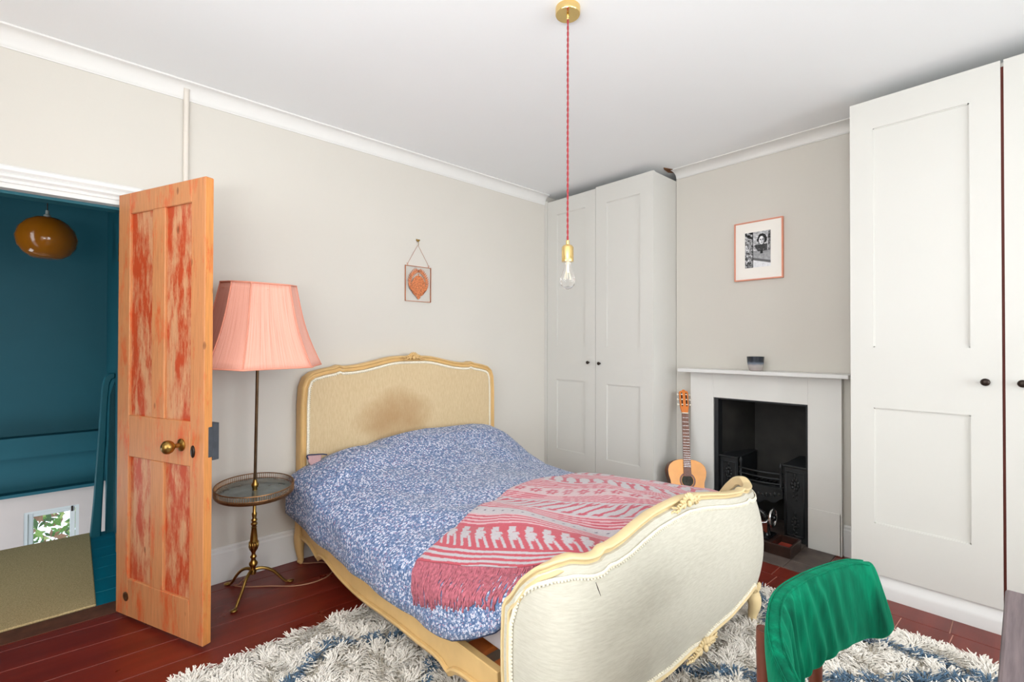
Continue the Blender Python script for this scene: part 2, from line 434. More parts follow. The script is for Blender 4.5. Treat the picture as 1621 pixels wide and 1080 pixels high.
for (x0, y0, x1, y1) in ((3.06, 0.80, 3.185, 0.97), (3.06, 0.973, 3.185, 1.62), (3.188, 0.803, 3.50, 0.97), (3.188, 0.973, 3.50, 1.897), (3.06, 1.623, 3.185, 1.897)):
    box('stone', (x0, y0, -0.02, x1, y1, 0.004), m_hearth, hs, bevel=0.002)
box('stone', (3.503, 0.96, -0.02, 3.95, 1.56, 0.004), m_hearth, hs)

# cornice (cove section), along the back wall and the chimney breast
def cove(name, p0, p1, outn, dz, proj, lab):
    n = 8; prof = [(0, 0), (0, -dz)]
    prof += [(proj*0.08, -dz), (proj*0.08, -dz*0.93)]
    for i in range(n+1):
        a = i/n*PI/2; prof.append((proj*0.12+proj*0.80*(1-math.cos(a)), -dz*0.90+dz*0.78*math.sin(a)))
    prof += [(proj, -dz*0.10), (proj, 0)]
    d = Vector(p1)-Vector(p0); nrm = Vector(outn)
    g = G(); P0 = [Vector(p0)+nrm*a+Vector((0, 0, b)) for a, b in prof]; P1 = [Vector(p1)+nrm*a+Vector((0, 0, b)) for a, b in prof]
    m = len(prof); g.add(P0+P1, [tuple(range(m)), tuple(range(2*m-1, m-1, -1))]+[(i, (i+1) % m, m+(i+1) % m, m+i) for i in range(m)])
    return obj(name, g, m_cornice, kind='structure', label=lab, smooth=True, auto=40)
cove('trim_1', (XL, YB, ZC), (3.178, YB, ZC), (0, -1, 0), 0.085, 0.06, 'white plaster coving along the wall over the bed')
cove('trim_2', (XR, 0.60, ZC), (XR, 1.875, ZC), (-1, 0, 0), 0.055, 0.10, 'white plaster coving over the chimney breast')
# rough hole in the plaster where the coving stops short by the wardrobe
g = G(); g.prism([(3.385, 1.868), (3.44, 1.848), (3.50, 1.856), (3.513, 1.878), (3.45, 1.915), (3.37, 1.905), (3.33, 1.888)], lambda a, b, d: (a, b, d), ZC-0.004, ZC+0.0)
obj('trim_3', g, plain('broken_plaster_lath', (120, 78, 44), 0.9, var=0.5, scale=40), kind='structure', label='small brown broken plaster patch at the end of the coving')

# baseboards
def base_board(name, x0, y0, x1, y1, axis, lab=None):
    g = G(); h = 0.19
    if axis == 'x':
        prof = [(0, 0), (-0.018, 0), (-0.018, h-0.03), (-0.012, h-0.022), (-0.012, h-0.008), (-0.006, h), (0, h)]
        g.prism(prof, lambda a, b, d: (d, y0+a, b), x0, x1)
    else:
        prof = [(0, 0), (-0.018, 0), (-0.018, h-0.03), (-0.012, h-0.022), (-0.012, h-0.008), (-0.006, h), (0, h)]
        g.prism(prof, lambda a, b, d: (x0+a, d, b), y0, y1)
    return obj(name, g, m_white, kind='structure', label=lab)
base_board('baseboard_back', 0.26, YB, 3.17, YB, 'x', 'white skirting board below the wall behind the lamp')
base_board('baseboard_right', XR, 0.645, XR, 0.768, 'y', 'short white skirting board right of the fireplace')
base_board('baseboard_back_left', XL, YB, -0.70, YB, 'x')

# door frame lining + architrave (trim)
g = G()
prof = [(0, 0), (-0.012, 0), (-0.014, 0.008), (-0.010, 0.014), (-0.020, 0.024), (-0.020, 0.034), (-0.014, 0.040), (-0.024, 0.052), (-0.026, 0.066), (-0.020, 0.074), (0, 0.074)]
x0, x1, zt = -0.60, 0.176, 2.0
# mitred: horizontal then verticals
for (pa, pb, sgn) in (((x0, 0), (x0, zt), -1), ((x1, 0), (x1, zt), 1)):
    P0 = [(pa[0]+sgn*b, YB+a, pa[1]) for a, b in prof]; P1 = [(pb[0]+sgn*b, YB+a, pb[1]+b) for a, b in prof]
    m = len(prof); g.add(P0+P1, [tuple(range(m)), tuple(range(2*m-1, m-1, -1))]+[(i, (i+1) % m, m+(i+1) % m, m+i) for i in range(m)])
P0 = [(x0-b, YB+a, zt+b) for a, b in prof]; P1 = [(x1+b, YB+a, zt+b) for a, b in prof]
m = len(prof); g.add(P0+P1, [tuple(range(m)), tuple(range(2*m-1, m-1, -1))]+[(i, (i+1) % m, m+(i+1) % m, m+i) for i in range(m)])
g.box(x0, YB-0.004, 0, x0+0.012, YB+0.05, zt); g.box(x1-0.006, YB+0.002, 0, x1, YB+0.05, zt); g.box(x0+0.012, YB-0.004, zt-0.022, x1-0.006, YB+0.05, zt)
obj('trim_4', g, m_white, kind='structure', label='white moulded door architrave above the open doorway')
g = G(); g.box(x0, YB+0.05, zt-0.035, x1, YB+0.13, zt); g.box(x1-0.006, YB+0.05, 0, x1, YB+0.13, zt); g.box(x0, YB+0.05, 0, x0+0.012, YB+0.13, zt)
obj('trim_5', g, m_teal, kind='structure')
box('trim_6', (x0, YB, -0.03, x1, YB+0.13, 0.002), plain('door_threshold', (96, 58, 40), 0.6, var=0.3, scale=20), kind='structure', label='worn wooden threshold at the doorway')

# ------------------------------------------------------------------ hall / landing behind the doorway
HX0, HX1, HY1 = -1.9, 0.215, 5.5
g = G(); wx0, wx1, wz0, wz1 = -0.285, 0.045, -0.80, -0.068
g.box(HX0, HY1, 0.10, HX1, HY1+0.12, ZC, 0)
g.box(HX0, HY1+0.0, -1.6, wx0, HY1+0.12, 0.10, 1); g.box(wx1, HY1, -1.6, HX1, HY1+0.12, 0.10, 1); g.box(wx0, HY1, wz1, wx1, HY1+0.12, 0.10, 1); g.box(wx0, HY1, -1.6, wx1, HY1+0.12, wz0, 1)
obj('wall_hall_far', g, [m_teal, m_pinkwall], kind='structure', label='dark teal hall wall with pale lower stairwell wall')
g = G(); g.box(HX0, HY1-0.13, 0.40, 0.20, HY1, 0.56); g.box(HX0, HY1-0.10, 0.09, 0.20, HY1, 0.115)
obj('trim_7', g, m_teal, kind='structure', label='teal boxed beam crossing the hall wall')
g = G(); g.box(HX1, YB+0.13, -1.6, HX1+0.1, HY1+0.12, ZC); obj('wall_hall_right', g, m_teal, kind='structure')
g = G(); g.box(HX0-0.1, YB+0.13, -1.6, HX0, HY1+0.12, ZC); obj('wall_hall_left', g, m_teal, kind='structure')
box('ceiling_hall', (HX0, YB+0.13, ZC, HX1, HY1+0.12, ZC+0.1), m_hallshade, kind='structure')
LY = 4.36
lf = box('floor_landing', (HX0, YB+0.13, -0.25, HX1, LY, -0.022), m_tealfloor, kind='structure', label='teal painted landing floor')
for k in range(7):
    a = YB+0.132+k*0.177; b = min(a+0.174, LY)
    box('floorboard', (HX0, a, -0.022, HX1, b, -0.002), m_tealfloor, lf, bevel=0.0015)
box('floor_stairwell', (HX0, LY, -1.7, HX1, HY1+0.12, -1.6), m_pinkwall, kind='structure')
g = G()
for i in range(26):
    pass
g.box(-1.0, YB+0.135, -0.002, 0.092, LY-0.005, 0.010)
obj('landing_carpet', g, m_carpet, loc=(-0.45, 3.75, 0), label='tan sisal carpet runner on the landing beyond the door', cat='carpet', bevel=0.004)
# hall window (window_3)
wn = empty('window_3', (-0.12, HY1+0.05, -0.4), 'small white casement window low on the stairwell wall', None, None, 'structure')
def frame_rect(g, x0, x1, z0, z1, y0, y1, wl, wr, wt, wb):
    g.box(x0, y0, z0, x0+wl, y1, z1); g.box(x1-wr, y0, z0, x1, y1, z1); g.box(x0+wl, y0, z1-wt, x1-wr, y1, z1); g.box(x0+wl, y0, z0, x1-wr, y1, z0+wb)
g = G(); frame_rect(g, wx0, wx1, wz0, wz1, HY1+0.005, HY1+0.07, 0.022, 0.022, 0.018, 0.03); obj('window_frame', g, m_white, wn)
g = G(); frame_rect(g, wx0+0.024, wx1-0.024, wz0+0.03, wz1-0.02, HY1+0.02, HY1+0.055, 0.03, 0.034, 0.03, 0.04); sash = obj('casement', g, m_white, wn, bevel=0.004)
box('pane', (wx0+0.05, HY1+0.035, wz0+0.07, wx1-0.05, HY1+0.039, wz1-0.05), m_glass, wn)
box('window_catch', (wx1-0.05, HY1+0.0, wz1-0.05, wx1-0.036, HY1+0.022, wz1-0.006), m_bronze, wn, label='dark metal catch')
# garden beyond the window: bush of leaves
def bush():
    nl = 5200; P = rng.uniform((-1.3, 6.3, -2.0), (1.3, 7.0, 0.9), (nl, 3)); g = G(); V = []; F = []; C = []
    pal = [lin((96, 150, 60)), lin((150, 190, 90)), lin((200, 214, 130)), lin((70, 110, 50)), lin((170, 120, 90)), lin((120, 172, 66))]
    for i, p in enumerate(P):
        a = Vector(rng.normal(size=3)).normalized(); b = a.orthogonal().normalized(); s = rng.uniform(0.03, 0.07); p = Vector(p)
        k = len(V); V += [p-a*s, p+b*s*0.45, p+a*s, p-b*s*0.45]; F.append((k, k+1, k+2, k+3)); C += [pal[int(rng.integers(0, 6))][:3]]*4
    g.add(V, F); o = obj('garden_bush', g, None, loc=(0, 6.6, -1.6), label='bright green garden shrub seen through the stair window', cat='bush', fix=False, kind='stuff')
    n = NT('shrub_leaves'); a = n.add('ShaderNodeVertexColor'); a.layer_name = 'pattern'; n.col(a.outputs[0]); mm = n.set(0.6)
    o.data.materials.clear(); o.data.materials.append(mm); vcol(o, np.array(C))
bush()
box('ground', (-3, 5.9, -2.1, 3, 9, -2.0), plain('garden_soil', (120, 110, 80), 0.9), kind='structure')
# handrail end of the stair balustrade, on the landing edge
nb = empty('stair_newel', (0.16, 4.34, 0), 'teal painted handrail end curving up from the landing edge', 'handrail')
pts = [(0.088, -0.02), (0.105, 0.22), (0.122, 0.55), (0.138, 0.88), (0.146, 1.02), (0.158, 1.075), (0.182, 1.10), (0.213, 1.10), (0.213, 1.065), (0.196, 1.058), (0.184, 1.02), (0.176, 0.9), (0.165, 0.55), (0.152, 0.2), (0.146, -0.02)]
g = G(); g.prism(pts, lambda a, b, d: (a, d, b), LY-0.10, LY-0.02); obj('handrail', g, m_teal, nb, bevel=0.006)
g = G(); g.prism([(0.168, -0.02), (0.178, 0.4), (0.19, 0.95), (0.213, 1.04), (0.213, -0.02)], lambda a, b, d: (a, d, b), LY-0.06, LY-0.04); obj('side_panel', g, m_teal, nb)
# amber glass pendant in the hall
ap = empty('amber_globe_pendant', (-0.13, 4.3, ZC), 'amber glass globe pendant lamp hanging in the dark teal hall', 'lamp')
m_amber = plain('amber_glass', (176, 104, 18), 0.12, var=0.15, scale=3, Transmission_Weight=0.25)
g = G(); zc = 1.985
g.lathe([(0.03, 0.135), (0.06, 0.13), (0.10, 0.105), (0.135, 0.06), (0.15, 0.0), (0.14, -0.055), (0.11, -0.10), (0.075, -0.126), (0.045, -0.132)], (-0.13, 4.3, zc), seg=28)
obj('globe', g, m_amber, ap, smooth=True, auto=60)
g = G(); g.lathe([(0.018, 0.0), (0.018, 0.02), (0.010, 0.026), (0.009, 0.05)], (-0.13, 4.3, zc+0.13)); obj('lamp_holder', g, plain('grey_plastic', (150, 155, 150), 0.4), ap, smooth=True, auto=40)
g = G(); g.tube([(-0.13, 4.3, zc+0.17), (-0.13, 4.3, ZC)], 0.003); g.lathe([(0.04, 0), (0.04, -0.03), (0.01, -0.04)], (-0.13, 4.3, ZC)); obj('cable', g, m_bronze, ap)

# ------------------------------------------------------------------ stripped pine door
H0 = Vector((0.157, 2.966)); E0 = Vector((0.409, 2.368)); du = (E0-H0); DL = du.length; du.normalize(); dn = Vector((0.94035, 0.34021)); dn = Vector((-du.y, du.x)); 
if dn.x < 0: dn = -dn
def DT(u, t, z): p = H0+du*u+dn*t; return (p.x, p.y, z)
door = empty('door_1', (0.16, 2.968, 0.02), 'open stripped pine four panel door with red paint remnants', None, None, 'structure')
K = DL/0.735; TH = 0.036; ZB, ZT = 0.018, 2.018
us = [0, 0.108*K, 0.307*K, 0.417*K, 0.628*K, 0.735*K]
zr = [ZB, 0.195, 0.770, 0.965, 1.918, ZT]
def dpart(name, u0, u1, z0, z1, mat, t0=0, t1=TH, bev=0.003, **kw): return obj(name, G().box(u0, t0, z0, u1, t1, z1, T=DT), mat, door, bevel=bev, **kw)
dpart('stile', us[0], us[1], ZB, ZT, m_pine); dpart('stile', us[4], us[5], ZB, ZT, [m_pine])
dpart('edge_strip', us[5], us[5]+0.0015, ZB+0.004, ZT-0.004, m_pinee, 0.002, TH-0.002, 0)
for z0, z1 in ((zr[0], zr[1]), (zr[2], zr[3]), (zr[4], zr[5])): dpart('rail', us[1], us[4], z0, z1, m_pine)
for z0, z1 in ((zr[1], zr[2]), (zr[3], zr[4])):
    dpart('muntin', us[2], us[3], z0, z1, m_pine)
    for a, b in ((us[1], us[2]), (us[3], us[4])): dpart('panel', a, b, z0, z1, m_pinep, 0.011, TH-0.011, 0)
g = G(); kc = Vector(DT(0.563*K, 0, 0.86))
nrm = Vector((-dn.x, -dn.y, 0))
g.lathe([(0.027, 0.0), (0.027, 0.004), (0.020, 0.008), (0.010, 0.012), (0.009, 0.028), (0.016, 0.034), (0.026, 0.044), (0.030, 0.056), (0.027, 0.068), (0.016, 0.077), (0.004, 0.080)], kc, axis=nrm, seg=24)
obj('door_knob', g, m_brass_old, door, smooth=True, auto=50, label='aged brass knob')
g = G(); g.lathe([(0.014, 0.0), (0.014, 0.003), (0.010, 0.006), (0.003, 0.007)], (0, 0, 0), axis=nrm, seg=16)
g.v = [tuple(Vector(DT(0.654*K, 0, 0.838))+Vector((p[0], p[1], p[2]*1.9))) for p in g.v]
obj('keyhole_cover', g, m_bronze, door, smooth=True, auto=50)
obj('rim_lock', G().box(us[5]-0.10, TH, 0.80, us[5]+0.004, TH+0.028, 0.96, T=DT).box(us[5]+0.001, TH-0.018, 0.815, us[5]+0.004, TH+0.001, 0.945, T=DT), m_lockgrey, door, bevel=0.002, label='black iron rim lock')
g = G(); g.lathe([(0.022, 0), (0.022, 0.002), (0.016, 0.004), (0.010, 0.003)], Vector(DT(0.085, 0, 0.11)), axis=nrm, seg=18); obj('brass_disc', g, m_brass_dk, door, smooth=True, auto=40)
for zz in (0.3, 1.7): obj('hinge', G().box(-0.012, 0.004, zz, 0.0, TH-0.004, zz+0.09, T=DT), m_brass_dk, door)

# painted pipe on the wall
g = G(); g.tube([(0.427, 2.975, 2.640), (0.427, 2.985, 2.62), (0.427, 2.988, 2.4), (0.427, 2.988, 1.25)], 0.0125, 12)
obj('wall_conduit', g, m_pipe, loc=(0.427, 2.99, 1.25), label='thin painted conduit pipe running down wall above the door', cat='pipe', smooth=True, auto=60)

# ------------------------------------------------------------------ wardrobes
def shaker_door(par, X, y0, y1, z0, z1, panels, name='wardrobe_door', mat=None, th=0.02):
    """front face at X facing -x; panels [(ya,yb,za,zb)]"""
    mat = mat or m_ward
    ya, yb = panels[0][0], panels[0][1]
    g = G(); g.box(X, y0, z0, X+th, ya, z1); g.box(X, yb, z0, X+th, y1, z1)
    zz = [z0]+[v for p in sorted(panels, key=lambda q: q[2]) for v in (p[2], p[3])]+[z1]
    for i in range(0, len(zz), 2): g.box(X, ya, zz[i], X+th, yb, zz[i+1])
    d = obj(name, g, mat, par)
    for p in panels:
        q = 0.0
        obj('panel', G().box(X+0.008, p[0], p[2], X+th-0.002, p[1], p[3]), mat, d)
        # small chamfer bead round the panel
        b = G(); w_ = 0.005
        for (a0, c0, a1, c1) in ((p[0], p[2], p[1], p[2]+w_), (p[0], p[3]-w_, p[1], p[3]), (p[0], p[2], p[0]+w_, p[3]), (p[1]-w_, p[2], p[1], p[3])):
            b.box(X+0.0045, a0, c0, X+0.008, a1, c1)
        obj('panel_bead', b, mat, d)
    return d
def knob(par, X, y, z, r=0.014):
    g = G(); g.lathe([(0.006, 0), (0.006, 0.012), (r*0.8, 0.016), (r, 0.022), (r*0.85, 0.028), (r*0.3, 0.031)], (X, y, z), axis=(-1, 0, 0), seg=16)
    return obj('knob', g, m_bronze, par, smooth=True, auto=50, label='dark bronze knob')
wl = empty('wardrobe', (3.4, 2.44, 0), 'tall light grey fitted wardrobe between the bed and the chimney breast', 'wardrobe')
WX = 3.178
g = G(); g.box(WX+0.021, 1.884, 0.0, XE-0.005, 1.902, 2.605); g.box(WX+0.021, 2.98, 0, XE-0.005, 2.998, 2.605); g.box(WX+0.021, 1.902, 2.587, XE-0.005, 2.98, 2.605)
g.box(WX+0.021, 1.902, 0, XE-0.005, 2.98, 0.018); g.box(XE-0.02, 1.902, 0.018, XE-0.005, 2.98, 2.587); g.box(WX+0.03, 1.902, 0.018, WX+0.045, 2.98, 0.10)
obj('carcass', g, m_ward, wl)
box('filler_strip', (WX-0.002, 2.965, 0, WX+0.02, 2.998, 2.615), m_ward, wl)
d1 = shaker_door(wl, WX, 2.4215, 2.962, 0.10, 2.600, [(2.530, 2.848, 0.376, 0.993), (2.530, 2.848, 1.29, 2.469)]); knob(d1, WX, 2.487, 1.154)
d2 = shaker_door(wl, WX, 1.883, 2.4185, 0.10, 2.610, [(2.000, 2.309, 0.370, 0.982), (2.000, 2.309, 1.28, 2.462)]); knob(d2, WX, 2.373, 1.149)
box('plinth', (WX+0.0, 1.884, 0, WX+0.018, 2.998, 0.095), m_ward, wl)
wr = empty('wardrobe', (3.4, -0.2, 0), 'large white fitted wardrobe at the right, from floor almost to ceiling', 'wardrobe')
RX = 3.072
g = G(); g.box(RX+0.021, 0.615, 0.0, XR+0.18, 0.640, 2.588); g.box(RX+0.021, -1.16, 0, XE-0.005, -1.14, 2.588); g.box(RX+0.021, -1.14, 2.57, XE-0.005, 0.598, 2.588)
g.box(RX+0.021, -1.14, 0.09, XE-0.005, 0.598, 0.108); g.box(XE-0.02, -1.14, 0.1, XE-0.005, 0.598, 2.57); g.box(RX+0.021, 0.598, 0, XE-0.005, 0.615, 2.588)
obj('carcass', g, m_ward, wr)
for dz in ((0.0665,),):
    box('divider', (RX+0.022, 0.056, 0.108, XE-0.02, 0.076, 2.57), m_redpaint, wr, label='red brown edge seen through the door gap')
pz = [(0, 0, 0.375, 0.976), (0, 0, 1.291, 2.438)]
def rd(y0, y1, hinge):
    ins = [(y0+0.103, y1-0.100, 0.375, 0.976), (y0+0.103, y1-0.100, 1.291, 2.438)]
    return shaker_door(wr, RX, y0, y1, 0.113, 2.592, ins)
e1 = rd(0.0725, 0.640, 1); knob(e1, RX, 0.126, 1.134, 0.017)
e2 = rd(-0.505, 0.0625, 0); knob(e2, RX, 0.010, 1.134, 0.017)
e3 = rd(-1.08, -0.508, 0); knob(e3, RX, -0.555, 1.134, 0.017)
g = G(); g.prism([(0.03, 0), (-0.004, 0), (-0.004, 0.05), (0.0, 0.066), (0.008, 0.082), (0.012, 0.10), (0.014, 0.108), (0.03, 0.108)], lambda a, b, d: (RX+a, d, b), -1.16, 0.640)
obj('plinth', g, m_white, wr, smooth=True, auto=30, label='white moulded plinth')

# ------------------------------------------------------------------ fireplace
fp = empty('fireplace', (3.47, 1.26, 0), 'white wooden fireplace surround with black cast iron grate', 'fireplace')
SX = 3.467; SO0, SO1 = 0.773, 1.741
box('jamb', (SX, SO0, 0.004, XR-0.002, OY0-0.001, 1.098), m_surround, fp, bevel=0.002)
box('jamb', (SX, OY1+0.001, 0.004, XR-0.002, SO1, 1.098), m_surround, fp, bevel=0.002)
box('frieze', (SX, OY0-0.001, OZ, XR-0.002, OY1+0.001, 1.098), m_surround, fp)
box('plinth_block', (SX-0.004, SO0, 0.004, SX, OY0-0.002, 0.262), m_surround, fp, bevel=0.0015)
box('mantel_shelf', (3.352, 0.71, 1.100, XR-0.001, 1.787, 1.126), m_white, fp, bevel=0.003)
box('edge_batten', (SX-0.004, SO0-0.004, 0.004, SX+0.02, SO0+0.006, 1.095), m_surround, fp)
# iron interior
g = G(); x1 = XR+0.36
g.add([(XR+0.002, OY1-0.002, 0), (XR+0.002, OY1-0.002, OZ), (x1, OY1-0.14, 0.0), (x1, OY1-0.14, OZ)], [(0, 2, 3, 1)])
g.add([(XR+0.002, OY0+0.002, 0), (XR+0.002, OY0+0.002, OZ), (x1, OY0+0.06, 0.0), (x1, OY0+0.06, OZ)], [(0, 1, 3, 2)])
g.add([(x1, OY0+0.06, 0), (x1, OY0+0.06, OZ), (x1, OY1-0.14, 0), (x1, OY1-0.14, OZ)], [(0, 1, 3, 2)])
g.box(XR+0.002, OY0, OZ, x1+0.02, OY1, OZ+0.01)
obj('fireback', g, m_soot, fp, fix=False)
obj('iron_lining', G().box(SX+0.012, OY0+0.001, 0.004, XR+0.03, OY0+0.012, OZ-0.002).box(SX+0.012, OY1-0.03, 0.004, XR+0.03, OY1-0.001, OZ-0.002).box(SX+0.012, OY0+0.012, OZ-0.012, XR+0.03, OY1-0.03, OZ-0.002), m_black, fp)
def hob(y0, y1, zt):
    HXf = SX+0.035
    b = box('hob', (HXf, y0, 0.004, x1-0.01, y1, zt), m_black, fp, bevel=0.004)
    g = G(); g.box(HXf-0.018, y0-0.006, zt, x1-0.02, y1+0.006, zt+0.014); obj('hob_plate', g, m_black, b, bevel=0.004)
    g = G()
    for (a0, c0, a1, c1) in ((y0+0.012, 0.04, y0+0.020, zt-0.03), (y1-0.020, 0.04, y1-0.012, zt-0.03), (y0+0.02, zt-0.038, y1-0.02, zt-0.03), (y0+0.02, 0.04, y1-0.02, 0.048)):
        g.box(HXf-0.006, a0, c0, HXf, a1, c1)
    yc = (y0+y1)/2
    for cz, s in ((zt-0.11, 1.0), (0.13, 0.9)):
        for k in range(9):
            a = 2*PI*k/9; g.ball((HXf-0.004, yc+math.cos(a)*0.019*s, cz+math.sin(a)*0.034*s), 0.005, 0.010*s, 0.014*s, 6, 4)
        g.ball((HXf-0.006, yc, cz), 0.007, 0.011, 0.018, 8, 5)
        for k in range(4):
            g.ball((HXf-0.004, yc+(-1)**k*0.008, cz-0.05-0.016*k), 0.004, 0.008, 0.010, 6, 4)
        g.ball((HXf-0.004, yc, cz+0.058), 0.005, 0.008, 0.018, 6, 4)
    obj('relief_ornament', g, m_black, b, smooth=True, label='cast floral relief')
    return b
hob(OY0+0.014, 1.105, 0.492); hob(1.405, OY1-0.032, 0.488)
for s in range(2):
    g = G(); yy = 1.385 if s else 1.125
    g.lathe([(0.010, 0.0), (0.013, 0.02), (0.009, 0.03), (0.009, 0.16), (0.014, 0.17), (0.010, 0.19), (0.004, 0.20)], (SX+0.04, yy, 0.305), seg=10)
    obj('grate_post', g, m_black, fp, smooth=True, auto=40)
for zz in (0.36, 0.395, 0.43):
    g = G(); pts_ = [(SX+0.045-0.03*math.sin(PI*t/10), lerp(1.11, 1.40, t/10), zz) for t in range(11)]; g.tube(pts_, 0.006, 8); obj('fire_bar', g, m_black, fp, smooth=True)
g = G(); n = 24
top = [(lerp(1.11, 1.40, t/n), 0.332) for t in range(n+1)]; bot = [(lerp(1.40, 1.11, t/n), 0.262-0.03*abs(math.sin(PI*t/n*1.0))*1+0.012*math.cos(PI*t/n*6)) for t in range(n+1)]
g.prism(top+bot, lambda a, b, d: (d-0.03*math.sin(PI*(a-1.11)/0.29), a, b), SX+0.03, SX+0.045)
for k in range(11):
    a = lerp(1.13, 1.38, k/10); g.ball((SX+0.028-0.03*math.sin(PI*(a-1.11)/0.29), a, 0.30-0.02*math.sin(PI*k/10)), 0.006, 0.009, 0.010+0.006*(k % 2), 6, 4)
g.box(SX+0.0, 1.105, 0.332, SX+0.05, 1.405, 0.345)
obj('grate_front', g, m_black, fp, smooth=True, auto=40, label='curved iron grate apron with cast ornament')
g = G()
for k in range(9): g.box(SX+0.06, 1.13+k*0.03, 0.28, x1-0.05, 1.138+k*0.03, 0.30)
obj('grate_floor', g, m_black, fp)
# fluid: pot on the mantel
pt = empty('candle_pot', (3.40, 1.245, 1.126), 'small dark glazed pot with pale speckled base on the mantelpiece', 'pot')
n_ = NT('dip_glaze'); sp_ = n_.add('ShaderNodeSeparateXYZ'); tc_ = n_.add('ShaderNodeTexCoord'); n_.link(tc_.outputs['Object'], sp_.inputs[0])
zz_ = n_.math('ADD', sp_.outputs[2], n_.math('MULTIPLY', n_.math('SUBTRACT', n_.noise(tc_.outputs['Object'], 30, 3), 0.5), 0.02))
n_.col(n_.ramp(n_.math('MULTIPLY', zz_, 10.0), [(0.0, lin((176, 164, 160))), (0.36, lin((182, 176, 172))), (0.52, lin((112, 124, 138))), (0.66, lin((46, 54, 64))), (1.0, lin((40, 46, 54)))])); m_glaze = n_.set(0.25)
g = G(); g.lathe([(0.030, 0.0), (0.039, 0.004), (0.046, 0.03), (0.051, 0.06), (0.054, 0.098), (0.049, 0.098), (0.045, 0.06), (0.038, 0.045)], (3.40, 1.245, 1.126), seg=28); obj('pot', g, m_glaze, pt, smooth=True, auto=50)
g = G(); g.lathe([(0.044, 0.0), (0.044, 0.012)], (3.40, 1.245, 1.165), seg=24); obj('candle_wax', g, plain('wax', (200, 196, 190), 0.6), pt)

# ------------------------------------------------------------------ old sewing machine in the hearth
sm = empty('sewing_machine', (3.33, 1.2, 0.004), 'old black hand crank sewing machine on a dark wooden base in the hearth', 'sewing machine')
bx0, bx1, by0, by1, bz = 3.196, 3.40, 0.972, 1.37, 0.070
g = G()
g.box(bx0, by0, 0.004, bx0+0.012, by1, bz); g.box(bx1-0.012, by0, 0.004, bx1, by1, bz); g.box(bx0+0.012, by0, 0.004, bx1-0.012, by0+0.012, bz); g.box(bx0+0.012, by1-0.012, 0.004, bx1-0.012, by1, bz)
g.box(bx0+0.012, by0+0.012, 0.004, bx1-0.012, by1-0.012, 0.012); g.box(bx0+0.012, 1.085, 0.012, bx1-0.012, 1.097, bz); g.box(bx0+0.012, 1.097, bz-0.008, bx1-0.012, by1-0.012, bz-0.002)
base = obj('wooden_base', g, m_darkwood, sm, bevel=0.002)
box('felt_lining', (bx0+0.0125, by0+0.0125, 0.012, bx1-0.0125, 1.0845, 0.024), m_felt, sm, label='red felt lined compartment')
g = G(); g.box(3.225, 1.105, bz-0.002, 3.375, 1.345, bz+0.010); obj('bed_plate', g, m_enamel, sm, bevel=0.006, bseg=2)
# pillar + arm + head
path = smooth_path([(3.30, 1.15, bz+0.008), (3.30, 1.15, bz+0.05), (3.30, 1.152, bz+0.10), (3.30, 1.165, bz+0.135), (3.30, 1.20, bz+0.152), (3.30, 1.26, bz+0.150), (3.30, 1.31, bz+0.148), (3.30, 1.332, bz+0.13), (3.30, 1.335, bz+0.06)], 5)
rad = [interp(i/(len(path)-1), [(0, 0.036), (0.12, 0.026), (0.3, 0.022), (0.5, 0.026), (0.75, 0.022), (0.88, 0.026), (1, 0.014)]) for i in range(len(path))]
g = G(); g.tube(path, rad, 14); obj('machine_arm', g, m_enamel, sm, smooth=True)
g = G(); ring = [(3.30+0.058*math.cos(2*PI*k/32), 1.105, bz+0.125+0.058*math.sin(2*PI*k/32)) for k in range(32)]; g.tube(ring, 0.0065, 8, closed=True); wh = obj('hand_wheel', g, m_chrome, sm, smooth=True, label='chrome rimmed hand wheel')
g = G()
for k in range(5):
    a = 2*PI*k/5; g.tube([(3.30, 1.105, bz+0.125), (3.30+0.056*math.cos(a), 1.105, bz+0.125+0.056*math.sin(a))], 0.0045, 6)
g.lathe([(0.016, -0.012), (0.020, 0), (0.012, 0.03), (0.012, 0.05)], (3.30, 1.10, bz+0.125), axis=(0, 1, 0), seg=14); obj('wheel_hub', g, m_enamel, wh, smooth=True, auto=50)
g = G(); g.tube([(3.30, 1.35, bz+0.19), (3.30, 1.335, bz+0.15), (3.30, 1.335, bz+0.01)], 0.003, 6); g.lathe([(0.026, 0), (0.026, 0.004), (0.018, 0.007)], (3.272, 1.335, bz+0.11), axis=(-1, 0, 0), seg=18); obj('face_plate', g, m_chrome, sm, smooth=True, auto=50)
g = G(); g.box(3.272, 1.13, bz+0.03, 3.28, 1.17, bz+0.10); g.tube([(3.27, 1.12, bz+0.125), (3.225, 1.12, bz+0.11), (3.215, 1.16, bz+0.10)], 0.005, 8); obj('crank_handle', g, m_chrome, sm, smooth=True, auto=50)

# ------------------------------------------------------------------ guitar
gt_o = Vector((3.235, 1.648, 0.004)); gt_h = Vector((3.455, 1.802, 0.985))
gu = (gt_h-gt_o).normalized(); gl = 0.985
gn = Vector((-0.72, -0.69, 0)); gn = (gn-gu*gn.dot(gu)).normalized(); gs = gu.cross(gn)   # gs = sideways
if gs.dot(Vector((0.735, -0.678, 0))) < 0: gs = -gs
def GT(s, v, d): return tuple(gt_o+gs*s+gu*v+gn*d)
gr = empty('guitar', tuple(gt_o), 'small classical acoustic guitar leaning in the corner beside the fireplace', 'guitar')
def gw(v):  # half width of the body along its length 0..0.47
    return interp(v, [(0, 0), (0.004, 0.05), (0.015, 0.095), (0.04, 0.140), (0.075, 0.166), (0.115, 0.175), (0.16, 0.168), (0.21, 0.142), (0.26, 0.122), (0.285, 0.119), (0.31, 0.121), (0.35, 0.134), (0.385, 0.137), (0.42, 0.128), (0.447, 0.100), (0.462, 0.06), (0.468, 0.0)])
